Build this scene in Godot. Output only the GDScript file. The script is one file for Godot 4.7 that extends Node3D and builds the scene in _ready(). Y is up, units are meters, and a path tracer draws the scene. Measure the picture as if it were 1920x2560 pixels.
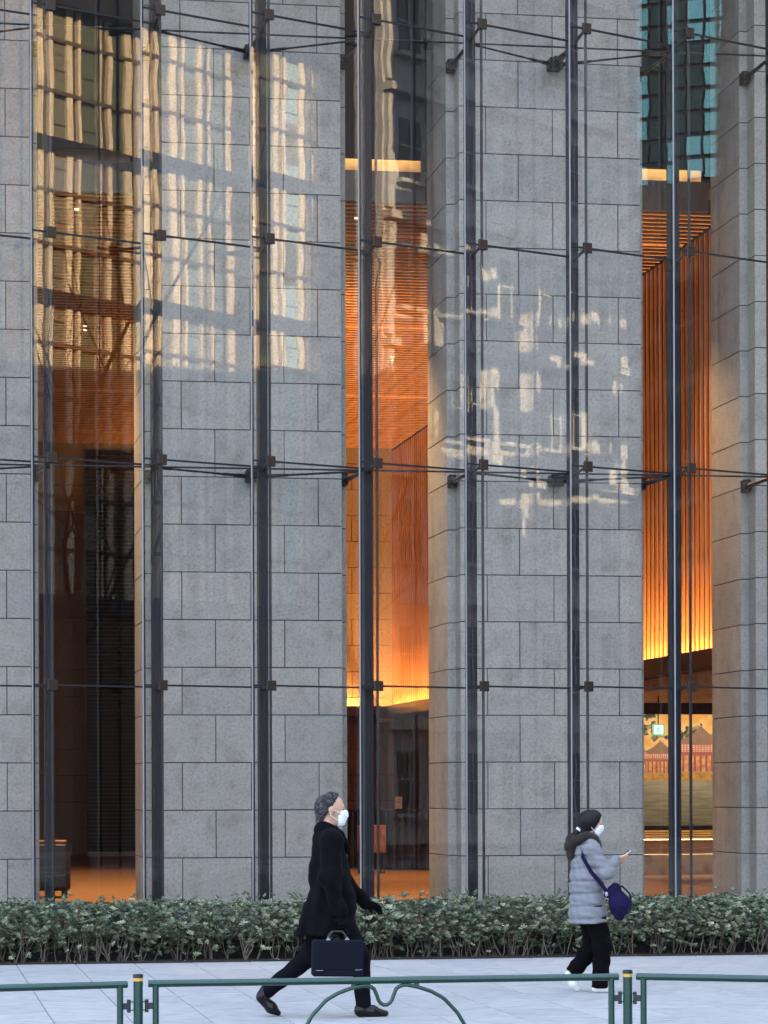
extends Node3D

# ---------------------------------------------------------------- helpers
var used := {}
var mats := {}
var boxes := {}
var rng := RandomNumberGenerator.new()

class MB:
	var v := PackedVector3Array()
	var n := PackedVector3Array()
	var uv := PackedVector2Array()
	var col := PackedColorArray()
	var tint := Color(1, 1, 1)
	var colored := false
	func tri(a: Vector3, b: Vector3, c: Vector3, na: Vector3, nb: Vector3, nc: Vector3) -> void:
		var g := (b - a).cross(c - a)
		if g.dot(na + nb + nc) > 0.0:
			v.append(a); v.append(c); v.append(b)
			n.append(na); n.append(nc); n.append(nb)
		else:
			v.append(a); v.append(b); v.append(c)
			n.append(na); n.append(nb); n.append(nc)
		if colored:
			col.append(tint); col.append(tint); col.append(tint)
	func quad(a: Vector3, b: Vector3, c: Vector3, d: Vector3, nn: Vector3) -> void:
		tri(a, b, c, nn, nn, nn)
		tri(a, c, d, nn, nn, nn)
	func flat(a: Vector3, b: Vector3, c: Vector3, toward: Vector3) -> void:
		var g := (b - a).cross(c - a).normalized()
		if g.dot(toward) < 0.0:
			g = -g
		tri(a, b, c, g, g, g)
	func box(at: Vector3, size: Vector3, bevel := 0.0, basis := Basis()) -> void:
		var h := size * 0.5
		var bv: float = minf(bevel, minf(h.x, minf(h.y, h.z)) * 0.6)
		var ax := [Vector3(1, 0, 0), Vector3(0, 1, 0), Vector3(0, 0, 1)]
		for i in 3:
			var j := (i + 1) % 3
			var k := (i + 2) % 3
			for s in [-1.0, 1.0]:
				var nn: Vector3 = ax[i] * s
				var o: Vector3 = ax[i] * s * h[i]
				var p: Vector3 = ax[j] * (h[j] - bv)
				var q: Vector3 = ax[k] * (h[k] - bv)
				quad(at + basis * (o + p + q), at + basis * (o - p + q), at + basis * (o - p - q), at + basis * (o + p - q), basis * nn)
		if bv <= 0.0:
			return
		for i in 3:
			var j := (i + 1) % 3
			var k := (i + 2) % 3
			for s in [-1.0, 1.0]:
				for t in [-1.0, 1.0]:
					var e1: Vector3 = ax[i] * s * h[i] + ax[j] * t * (h[j] - bv)
					var e2: Vector3 = ax[i] * s * (h[i] - bv) + ax[j] * t * h[j]
					var q: Vector3 = ax[k] * (h[k] - bv)
					var nn: Vector3 = (ax[i] * s + ax[j] * t).normalized()
					quad(at + basis * (e1 + q), at + basis * (e1 - q), at + basis * (e2 - q), at + basis * (e2 + q), basis * nn)
		for sx in [-1.0, 1.0]:
			for sy in [-1.0, 1.0]:
				for sz in [-1.0, 1.0]:
					var s := Vector3(sx, sy, sz)
					var nn := s.normalized()
					tri(at + basis * (s * Vector3(h.x, h.y - bv, h.z - bv)), at + basis * (s * Vector3(h.x - bv, h.y, h.z - bv)), at + basis * (s * Vector3(h.x - bv, h.y - bv, h.z)), basis * nn, basis * nn, basis * nn)
	func span(lo: Vector3, hi: Vector3, bevel := 0.0) -> void:
		box((lo + hi) * 0.5, hi - lo, bevel)
	func tube(pts: Array, radii: Array, sides := 8, caps := true, squash := Vector3.ONE) -> void:
		var rings := []
		var norms := []
		var up := Vector3.ZERO
		for i in pts.size():
			var d: Vector3
			if i == 0:
				d = pts[1] - pts[0]
			elif i == pts.size() - 1:
				d = pts[i] - pts[i - 1]
			else:
				d = (pts[i + 1] - pts[i]).normalized() + (pts[i] - pts[i - 1]).normalized()
			d = d.normalized()
			if up == Vector3.ZERO:
				up = Vector3(0, 0, 1) if absf(d.z) < 0.9 else Vector3(1, 0, 0)
			up = (up - d * up.dot(d)).normalized()
			var side := d.cross(up)
			var ring := []
			var nr := []
			for s in sides:
				var a := TAU * s / sides
				var r := (up * cos(a) + side * sin(a))
				ring.append(pts[i] + r * radii[i] * squash)
				nr.append((r / squash).normalized())
			rings.append(ring)
			norms.append(nr)
		for i in pts.size() - 1:
			for s in sides:
				var t := (s + 1) % sides
				tri(rings[i][s], rings[i + 1][s], rings[i + 1][t], norms[i][s], norms[i + 1][s], norms[i + 1][t])
				tri(rings[i][s], rings[i + 1][t], rings[i][t], norms[i][s], norms[i + 1][t], norms[i][t])
		if caps:
			for e in [0, pts.size() - 1]:
				var d: Vector3 = (pts[0] - pts[1]) if e == 0 else (pts[e] - pts[e - 1])
				d = d.normalized()
				for s in range(1, sides - 1):
					tri(rings[e][0], rings[e][s], rings[e][s + 1], d, d, d)
	func ball(at: Vector3, r: Vector3, nu := 12, nv := 8) -> void:
		for i in nv:
			for j in nu:
				var q := []
				for w in [[i, j], [i + 1, j], [i + 1, j + 1], [i, j + 1]]:
					var th: float = PI * w[0] / nv
					var ph: float = TAU * w[1] / nu
					q.append(Vector3(sin(th) * cos(ph), cos(th), sin(th) * sin(ph)))
				for t in [[0, 1, 2], [0, 2, 3]]:
					var a: Vector3 = q[t[0]]
					var b: Vector3 = q[t[1]]
					var c: Vector3 = q[t[2]]
					if a.distance_to(b) > 1e-4 and b.distance_to(c) > 1e-4 and a.distance_to(c) > 1e-4:
						tri(at + a * r, at + b * r, at + c * r, (a / r).normalized(), (b / r).normalized(), (c / r).normalized())
	func mesh() -> ArrayMesh:
		var a := []
		a.resize(Mesh.ARRAY_MAX)
		a[Mesh.ARRAY_VERTEX] = v
		a[Mesh.ARRAY_NORMAL] = n
		if uv.size() == v.size():
			a[Mesh.ARRAY_TEX_UV] = uv
		if colored:
			a[Mesh.ARRAY_COLOR] = col
		var m := ArrayMesh.new()
		m.add_surface_from_arrays(Mesh.PRIMITIVE_TRIANGLES, a)
		return m

func numbered(called: String) -> String:
	if not used.has(called):
		used[called] = 0
		return called
	used[called] += 1
	return "%s_%03d" % [called, used[called]]

func obj(called: String, m: Mesh, material: Material, parent: Node = null, at := Vector3.ZERO) -> MeshInstance3D:
	var o := MeshInstance3D.new()
	o.mesh = m
	o.material_override = material
	o.position = at
	if parent == null:
		o.name = numbered(called)
		add_child(o)
	else:
		o.name = called
		parent.add_child(o, true)
	return o

func tag(o: Node, label: String, category := "", group := "", kind := "") -> Node:
	if label: o.set_meta("label", label)
	if category: o.set_meta("category", category)
	if group: o.set_meta("group", group)
	if kind: o.set_meta("kind", kind)
	return o

func thing(called: String, label: String, category: String, at := Vector3.ZERO, group := "", turn := 0.0) -> Node3D:
	var o := Node3D.new()
	o.name = numbered(called)
	add_child(o)
	o.position = at
	o.rotation.y = turn
	tag(o, label, category, group)
	return o

func struct(called: String, m: Mesh, material: Material, label: String) -> MeshInstance3D:
	var o := obj(called, m, material)
	tag(o, label, "", "", "structure")
	return o

func cbox(size: Vector3, bevel := 0.0) -> ArrayMesh:
	var key := "%.3f %.3f %.3f %.3f" % [size.x, size.y, size.z, bevel]
	if not boxes.has(key):
		var b := MB.new()
		b.box(Vector3.ZERO, size, bevel)
		boxes[key] = b.mesh()
	return boxes[key]

func part_box(called: String, lo: Vector3, hi: Vector3, material: Material, parent: Node, bevel := 0.0) -> MeshInstance3D:
	return obj(called, cbox((hi - lo).abs(), bevel), material, parent, (lo + hi) * 0.5)

func noise(freq: float, seed_: int, octaves := 4, type := FastNoiseLite.TYPE_SIMPLEX_SMOOTH) -> FastNoiseLite:
	var f := FastNoiseLite.new()
	f.noise_type = type
	f.frequency = freq
	f.seed = seed_
	f.fractal_octaves = octaves
	return f

func ntex(f: FastNoiseLite, stops: Array, size := 512) -> NoiseTexture2D:
	var t := NoiseTexture2D.new()
	t.width = size
	t.height = size
	t.seamless = true
	t.noise = f
	var g := Gradient.new()
	g.offsets = PackedFloat32Array(stops.map(func(s): return s[0]))
	g.colors = PackedColorArray(stops.map(func(s): return s[1]))
	t.color_ramp = g
	return t

func hmap(f: FastNoiseLite, size := 512) -> NoiseTexture2D:
	var t := NoiseTexture2D.new()
	t.width = size
	t.height = size
	t.seamless = true
	t.noise = f
	return t

func lin(r: float, g: float, b: float) -> Color:
	return Color(r, g, b).linear_to_srgb()

func mat(key: String, c: Color, rough := 0.8, metal := 0.0) -> StandardMaterial3D:
	if mats.has(key):
		return mats[key]
	var m := StandardMaterial3D.new()
	m.resource_name = key
	m.albedo_color = c
	m.roughness = rough
	m.metallic = metal
	mats[key] = m
	return m

func textured(key: String, c: Color, rough: float, tex: Texture2D, scale: float, bump: Texture2D = null, depth := 0.0, world := true) -> StandardMaterial3D:
	var m := mat(key, c, rough)
	m.albedo_texture = tex
	m.uv1_triplanar = true
	m.uv1_world_triplanar = world
	m.uv1_scale = Vector3.ONE * scale
	if bump:
		m.heightmap_enabled = true
		m.heightmap_texture = bump
		m.heightmap_scale = depth
	return m

func glow(key: String, c: Color, energy: float) -> StandardMaterial3D:
	var m := mat(key, c, 0.6)
	m.emission_enabled = true
	m.emission = c
	m.emission_energy_multiplier = energy
	return m

func area(called: String, at: Vector3, dir: Vector3, along: Vector3, size: Vector2, energy: float, c: Color, parent: Node) -> void:
	# size.x runs across, size.y along
	var l := AreaLight3D.new()
	l.name = called
	var z := -dir.normalized()
	var y := (along - z * along.dot(z)).normalized()
	l.basis = Basis(y.cross(z), y, z)
	l.position = at
	l.area_size = size
	l.area_normalize_energy = true
	l.light_energy = energy
	l.light_color = c
	l.area_range = 60.0
	l.shadow_enabled = true
	parent.add_child(l, true)

# ---------------------------------------------------------------- camera, sky, sun
const YAW := 9.72758
const CAM := Vector3(-5.5758, 1.78, 32.5255)
const LENS := 7000.0 / 2560.0          # focal length over picture height

func set_camera() -> void:
	var cam := Camera3D.new()
	cam.name = "camera"
	cam.position = CAM
	cam.basis = Basis(Vector3.UP, deg_to_rad(-YAW)) * Basis(Vector3(0, 0, 1), -0.0033)
	cam.projection = Camera3D.PROJECTION_FRUSTUM
	cam.keep_aspect = Camera3D.KEEP_HEIGHT
	cam.near = 0.1
	cam.far = 600.0
	cam.size = 0.1 / LENS
	cam.frustum_offset = Vector2(0, 0.1 * (1975.0 - 1280.0) / 7000.0)
	add_child(cam)
	cam.current = true

func set_light() -> void:
	var sky := ProceduralSkyMaterial.new()
	sky.sky_top_color = lin(0.31, 0.39, 0.53)
	sky.sky_horizon_color = lin(0.62, 0.635, 0.65)
	sky.sky_curve = 0.2
	sky.ground_bottom_color = lin(0.12, 0.12, 0.12)
	sky.ground_horizon_color = lin(0.3, 0.3, 0.3)
	sky.sun_angle_max = 1.0
	var s := Sky.new()
	s.sky_material = sky
	var e := Environment.new()
	e.background_mode = Environment.BG_SKY
	e.sky = s
	e.background_energy_multiplier = 1.0
	e.tonemap_mode = Environment.TONE_MAPPER_LINEAR
	e.tonemap_exposure = 6.9
	e.sdfgi_enabled = true
	e.ssao_enabled = true
	e.ssil_enabled = true
	var w := WorldEnvironment.new()
	w.name = "world"
	w.environment = e
	add_child(w)
	var sun := DirectionalLight3D.new()
	sun.name = "sun"
	var toward := Vector3(0.5 * cos(SUN_UP), -sin(SUN_UP), 0.8660 * cos(SUN_UP))
	sun.basis = Basis.looking_at(toward, Vector3.UP)
	sun.light_energy = 1.6
	sun.light_color = lin(1.0, 0.76, 0.48)
	sun.light_angular_distance = 0.2
	sun.shadow_enabled = true
	add_child(sun)
const SUN_UP := 0.384

func _ready() -> void:
	rng.seed = 7
	set_camera()
	set_light()
	build_materials()
	build_ground()
	build_office()
	build_curtain_wall()
	build_lobby()
	build_opposite()
	build_hedge()
	build_rails()
	build_people()

# ---------------------------------------------------------------- materials
var stone: Array[StandardMaterial3D] = []
var slabs: Array[StandardMaterial3D] = []

func build_materials() -> void:
	var grain := ntex(noise(0.045, 3, 5), [[0.0, Color(0.80, 0.80, 0.79)], [0.35, Color(0.93, 0.93, 0.92)], [0.6, Color(0.97, 0.97, 0.96)], [1.0, Color(1, 1, 1)]])
	var rough := hmap(noise(0.05, 9, 5))
	var tones := [Vector3(0.448, 0.437, 0.408), Vector3(0.415, 0.408, 0.384), Vector3(0.476, 0.464, 0.430), Vector3(0.428, 0.424, 0.402), Vector3(0.462, 0.447, 0.412)]
	for i in tones.size():
		var t: Vector3 = tones[i]
		var m := textured("pillar_stone_%d" % i, lin(t.x, t.y, t.z), 0.85, grain, 0.9, rough, 0.5)
		m.uv1_offset = Vector3(0.17 * i, 0.31 * i, 0.23 * i)
		# dark pits and mineral stains of the stone
		m.detail_enabled = true
		m.detail_albedo = ntex(noise(0.018, 20 + i, 3), [[0.0, Color(0.88, 0.88, 0.87)], [0.4, Color(0.97, 0.97, 0.97)], [1.0, Color(1, 1, 1)]], 256)
		m.detail_blend_mode = BaseMaterial3D.BLEND_MODE_MUL
		m.detail_uv_layer = BaseMaterial3D.DETAIL_UV_2
		m.uv2_triplanar = true
		m.uv2_world_triplanar = true
		m.uv2_scale = Vector3.ONE * 0.55
		stone.append(m)
	mat("joint", lin(0.05, 0.05, 0.05), 0.95)
	# pavement granite
	var fleck := ntex(noise(0.09, 5, 4), [[0.0, Color(0.66, 0.67, 0.70)], [0.3, Color(0.86, 0.87, 0.89)], [0.55, Color(0.96, 0.96, 0.96)], [1.0, Color(1, 1, 1)]])
	var streak := ntex(noise(0.022, 6, 5), [[0.0, Color(0.74, 0.76, 0.80)], [0.3, Color(0.87, 0.88, 0.91)], [0.42, Color(0.96, 0.96, 0.97)], [0.7, Color(1, 1, 1)], [1.0, Color(0.95, 0.95, 0.96)]])
	var tones2 := [0.38, 0.365, 0.395, 0.355, 0.385]
	for i in tones2.size():
		var m := textured("pavement_slab_%d" % i, lin(tones2[i], tones2[i], tones2[i] * 1.0), 0.75, streak, 0.7, hmap(noise(0.06, 8, 3)), 0.3)
		m.uv1_scale = Vector3(0.30, 0.7, 1.3)
		m.uv1_offset = Vector3(0.3 * i, 0, 0.7 * i)
		slabs.append(m)
	mat("slab_joint", lin(0.2, 0.2, 0.2), 0.95)
	textured("asphalt", lin(0.06, 0.06, 0.062), 0.9, fleck, 0.8)
	textured("dark_granite", lin(0.05, 0.05, 0.055), 0.6, fleck, 0.7)
	# steel and glass of the curtain wall
	mat("post_steel", lin(0.016, 0.018, 0.026), 0.45, 0.1).metallic_specular = 0.35
	mat("dark_steel", lin(0.010, 0.010, 0.014), 0.45, 0.2)
	mat("rod_steel", lin(0.012, 0.013, 0.018), 0.4, 0.3)
	mat("bronze", lin(0.030, 0.020, 0.017), 0.42, 0.3)
	mat("edge_steel", lin(0.30, 0.32, 0.35), 0.35, 0.3)
	mat("gasket", lin(0.006, 0.006, 0.010), 0.7)
	var g := mat("pane_glass", Color(0.02, 0.025, 0.03, 0.035), 0.0)
	g.transparency = BaseMaterial3D.TRANSPARENCY_ALPHA
	g.metallic_specular = 0.5
	# lobby
	var wood := ntex(noise(0.03, 11, 4), [[0.0, Color(0.7, 0.7, 0.7)], [0.5, Color(0.95, 0.95, 0.95)], [1.0, Color(1, 1, 1)]], 256)
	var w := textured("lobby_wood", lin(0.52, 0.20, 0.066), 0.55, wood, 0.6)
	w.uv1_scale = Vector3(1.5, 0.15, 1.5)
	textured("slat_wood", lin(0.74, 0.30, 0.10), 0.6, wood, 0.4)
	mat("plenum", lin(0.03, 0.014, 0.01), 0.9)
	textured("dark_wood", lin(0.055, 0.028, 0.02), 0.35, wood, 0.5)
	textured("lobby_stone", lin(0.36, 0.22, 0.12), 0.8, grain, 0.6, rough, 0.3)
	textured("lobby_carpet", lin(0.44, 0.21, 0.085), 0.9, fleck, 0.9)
	textured("cream_plaster", lin(0.62, 0.50, 0.36), 0.85, wood, 0.3)
	mat("void_black", lin(0.012, 0.013, 0.017), 0.8)
	mat("gold", lin(0.78, 0.50, 0.17), 0.5, 0.2)
	mat("black_leather", lin(0.012, 0.012, 0.014), 0.45)
	glow("led_glow", lin(1.0, 0.66, 0.26), 1.2)
	glow("lamp_glow", lin(1.0, 0.78, 0.5), 0.35)

# ---------------------------------------------------------------- ground
func build_ground() -> void:
	var b := MB.new()
	b.span(Vector3(-260, -0.6, -260), Vector3(260, -0.16, 260))
	struct("ground", b.mesh(), mats["asphalt"], "dark ground that runs on under the street and the buildings")
	b = MB.new()
	b.span(Vector3(-160, -0.158, 17.45), Vector3(160, -0.125, 28.5))
	struct("road", b.mesh(), mats["asphalt"], "asphalt road beyond the green guard rails")
	for q in [[20.2, "solid white line on the road nearest the kerb"], [23.0, "second solid white line, in the middle of the road"]]:
		b = MB.new()
		b.span(Vector3(-160, -0.124, q[0]), Vector3(160, -0.119, q[0] + 0.15))
		struct("road_marking", b.mesh(), mat("road_white", lin(0.6, 0.6, 0.6), 0.8), q[1])
	b = MB.new()
	b.span(Vector3(-160, -0.158, 17.2), Vector3(160, 0.002, 17.447), 0.02)
	struct("kerb", b.mesh(), mats["dark_granite"], "granite kerb at the edge of the pavement")
	b = MB.new()
	b.span(Vector3(-160, -0.158, 28.503), Vector3(160, 0.0, 60))
	struct("far_pavement", b.mesh(), mats["slab_joint"], "pavement on the far side of the road")
	b = MB.new()
	b.span(Vector3(-160, -0.158, -3.3), Vector3(160, -0.012, 17.197))
	var bed := struct("pavement", b.mesh(), mats["slab_joint"], "wide pavement of pale granite slabs in front of the building")
	# slabs 0.6 m wide; transverse joints staggered from lane to lane
	var lane0 := -4.445
	var near := []
	for i in range(-14, 22):
		var x := lane0 + 0.6 * i
		var z := 3.46 - fmod(absf(i) * 0.37 + (0.3 if i % 2 else 0.0), 0.9)
		while z < 17.1:
			var z2: float = minf(z + 0.9, 17.19)
			var z1: float = maxf(z, 3.45)
			if z2 - z1 > 0.06:
				near.append([x, z1, z2, i])
			z = z + 0.9
	# the 300 that show largest in view stay single slabs
	var seen := []
	var rest := []
	for s in near:
		var cx: float = s[0] + 0.3
		var cz: float = (s[1] + s[2]) * 0.5
		var d := Vector2(cx - CAM.x, CAM.z - cz)
		var ca := cos(deg_to_rad(YAW))
		var sa := sin(deg_to_rad(YAW))
		var depth := d.y * ca + d.x * sa
		var px := 960.0 + 7000.0 * (d.x * ca - d.y * sa) / depth
		var py := 1975.0 + 7000.0 * 1.78 / depth
		if px > -120.0 and px < 2040.0 and py < 2600.0 and seen.size() < 300:
			seen.append(s)
		else:
			rest.append(s)
	for s in seen:
		var size := Vector3(0.593, 0.03, s[2] - s[1] - 0.006)
		obj("slab", cbox(size.snapped(Vector3.ONE * 0.001), 0.003), slabs[rng.randi() % slabs.size()], bed, Vector3(s[0] + 0.3, -0.015 + rng.randf_range(-0.0012, 0.0012), (s[1] + s[2]) * 0.5))
	b = MB.new()
	for s in rest:
		b.box(Vector3(s[0] + 0.3, -0.015, (s[1] + s[2]) * 0.5), Vector3(0.593, 0.03, s[2] - s[1] - 0.006), 0.003)
	tag(obj("slab_field", b.mesh(), slabs[0], bed), "", "", "", "stuff")

# ---------------------------------------------------------------- the stone building
const PITCH := 1.2721
const X0 := -3.882
const PILLAR := 3.8163
const COURSE := 0.5834
const FLOOR := 0.33
const CEIL := 9.41

func post_x(k: int) -> float:
	return X0 + PITCH * k

func build_office() -> void:
	var o := thing("office_building", "stone office building with tall grey limestone pillars behind the glass wall", "building")
	var fronts := [[0.0, 0.347, 1.199, 2.038, 2.336], [0.0, 0.760, 1.616, 2.336]]
	for n in range(-3, 4):
		var x := 1.251 + PILLAR * n
		var core := MB.new()
		core.span(Vector3(x + 0.01, 0, -2.0), Vector3(x + 2.326, 13.6, -1.662))
		core.span(Vector3(x - 0.088, 0, -3.24), Vector3(x + 2.424, 13.6, -1.962))
		if n < -2 or n > 1:
			obj("stone_pillar", core.mesh(), stone[0], o)
			continue
		var p := obj("stone_pillar", core.mesh(), mats["joint"], o)
		for m in range(-2, 22):
			var y1: float = maxf(0.0, 0.956 + COURSE * m)
			var y2 := 0.956 + COURSE * (m + 1)
			if y1 > 12.2 or (n == -2 and false):
				continue
			var cuts: Array = fronts[0] if m % 2 != 0 else fronts[1]
			for i in cuts.size() - 1:
				var w: float = cuts[i + 1] - cuts[i] - 0.011
				var at := Vector3(x + (cuts[i] + cuts[i + 1]) * 0.5, (y1 + y2) * 0.5, -1.80 + rng.randf_range(-0.002, 0.002))
				obj("stone_block", cbox(Vector3(w, y2 - y1 - 0.012, 0.30), 0.003), stone[rng.randi() % stone.size()], p, at)
			var tone := stone[rng.randi() % stone.size()]
			obj("stone_block", cbox(Vector3(0.30, y2 - y1 - 0.012, 1.30), 0.003), tone, p, Vector3(x + 0.05, (y1 + y2) * 0.5, -2.605))
			obj("stone_block", cbox(Vector3(0.30, y2 - y1 - 0.012, 1.30), 0.003), tone, p, Vector3(x + 2.286, (y1 + y2) * 0.5, -2.605))
	# plinth under the glass, hidden by the hedge
	part_box("plinth", Vector3(-60, 0, -3.3), Vector3(60, 0.10, 0.35), mats["dark_granite"], o)
	# upper storeys: they keep the low sun off the street
	part_box("upper_storey", Vector3(-120, 13.61, -36), Vector3(33, 28.4, 0.3), stone[0], o)
	part_box("upper_storey", Vector3(33.01, 13.61, -36), Vector3(52, 23.0, 0.3), stone[0], o)
	part_box("tower", Vector3(33.01, 35.4, -7.5), Vector3(46.5, 80, 0.3), stone[1], o)
	part_box("upper_storey", Vector3(52.01, 13.61, -36), Vector3(64, 22.0, 0.3), stone[0], o)
	# slatted screen of the open terrace between podium and tower
	var r2 := RandomNumberGenerator.new()
	r2.seed = 41
	var s := MB.new()
	var y := 23.0
	while y < 34.6:
		var x := 33.0
		var h := r2.randf_range(0.35, 1.1)
		while x < 52.0:
			var w := r2.randf_range(0.8, 4.0)
			s.span(Vector3(x, y, -0.4), Vector3(minf(x + w, 52.0), minf(y + h, 34.6), -0.3))
			x += w + (r2.randf_range(0.3, 1.6) if r2.randf() < 0.55 else 0.0)
		y += h + (r2.randf_range(0.15, 0.5) if r2.randf() < 0.35 else 0.0)
	obj("terrace_screen", s.mesh(), mats["dark_steel"], o)
	# bulkhead between the pillars over the lobby ceiling, with a lit slot
	for n in range(-3, 4):
		var a := 1.251 + PILLAR * n + 2.436
		var b := a + PILLAR - 2.536
		part_box("bulkhead", Vector3(a, CEIL + 0.02, -3.42), Vector3(b, 9.83, -3.36), mats["dark_wood"], o)
		part_box("bulkhead", Vector3(a, 9.99, -3.42), Vector3(b, 13.6, -3.36), mats["void_black"], o)
		part_box("slot_back", Vector3(a, 9.80, -3.72), Vector3(b, 10.2, -3.70), mats["cream_plaster"], o)
	for n in range(-1, 1):
		var a := 1.251 + PILLAR * n + 2.436
		area("slot_light", Vector3(a + 0.7, 10.16, -3.52), Vector3(0, -0.85, -0.5), Vector3(1, 0, 0), Vector2(0.06, 1.2), 0.06, lin(1.0, 0.6, 0.25), o)
		part_box("slot_lamp", Vector3(a + 0.1, 10.17, -3.56), Vector3(a + 1.2, 10.19, -3.48), mats["led_glow"], o)

# ---------------------------------------------------------------- saw-toothed glass wall
const TURN := 0.436332   # each pane is turned 25 degrees out of the wall
const ROWS := [0.12, 3.006, 5.630, 8.236, 10.855, 13.50]

func pane_mesh(len_: float, height: float, seed_: int, edge: float) -> ArrayMesh:
	# local: x along the pane, y up, z outward. Two faces, with the slight roller waves of toughened glass in their normals
	var r := RandomNumberGenerator.new()
	r.seed = seed_
	var waves := []
	for i in 7:
		waves.append([r.randf_range(1.5, 8.0) * (1 if r.randf() < 0.5 else -1) * 0.6, r.randf_range(3.0, 14.0), r.randf_range(0, TAU), r.randf_range(0.00003, 0.00012), r.randf_range(-0.00004, 0.00004)])
	var tx := r.randf_range(-0.0005, 0.0005)
	var ty := r.randf_range(-0.0004, 0.0004)
	var b := MB.new()
	var nx := 12
	var ny := 30
	for side in [1.0, -1.0]:
		var g := []
		var gn := []
		for j in ny + 1:
			for i in nx + 1:
				var x := len_ * i / nx
				var y := height * j / ny
				var dx: float = tx
				var dy: float = ty
				for w in waves:
					var s: float = sin(w[0] * x + w[1] * y + w[2])
					dx += w[3] * s
					dy += w[4] * s
				# panes bow a little towards their edges
				var ex: float = x / len_ * 2.0 - 1.0
				dx += edge * ex * ex * ex
				g.append(Vector3(x, y, 0.006 * side))
				gn.append(Vector3(dx, dy, 1.0).normalized() * side)
		for j in ny:
			for i in nx:
				var a := j * (nx + 1) + i
				var d := a + nx + 1
				b.tri(g[a], g[a + 1], g[d + 1], gn[a], gn[a + 1], gn[d + 1])
				b.tri(g[a], g[d + 1], g[d], gn[a], gn[d + 1], gn[d])
	return b.mesh()

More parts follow.
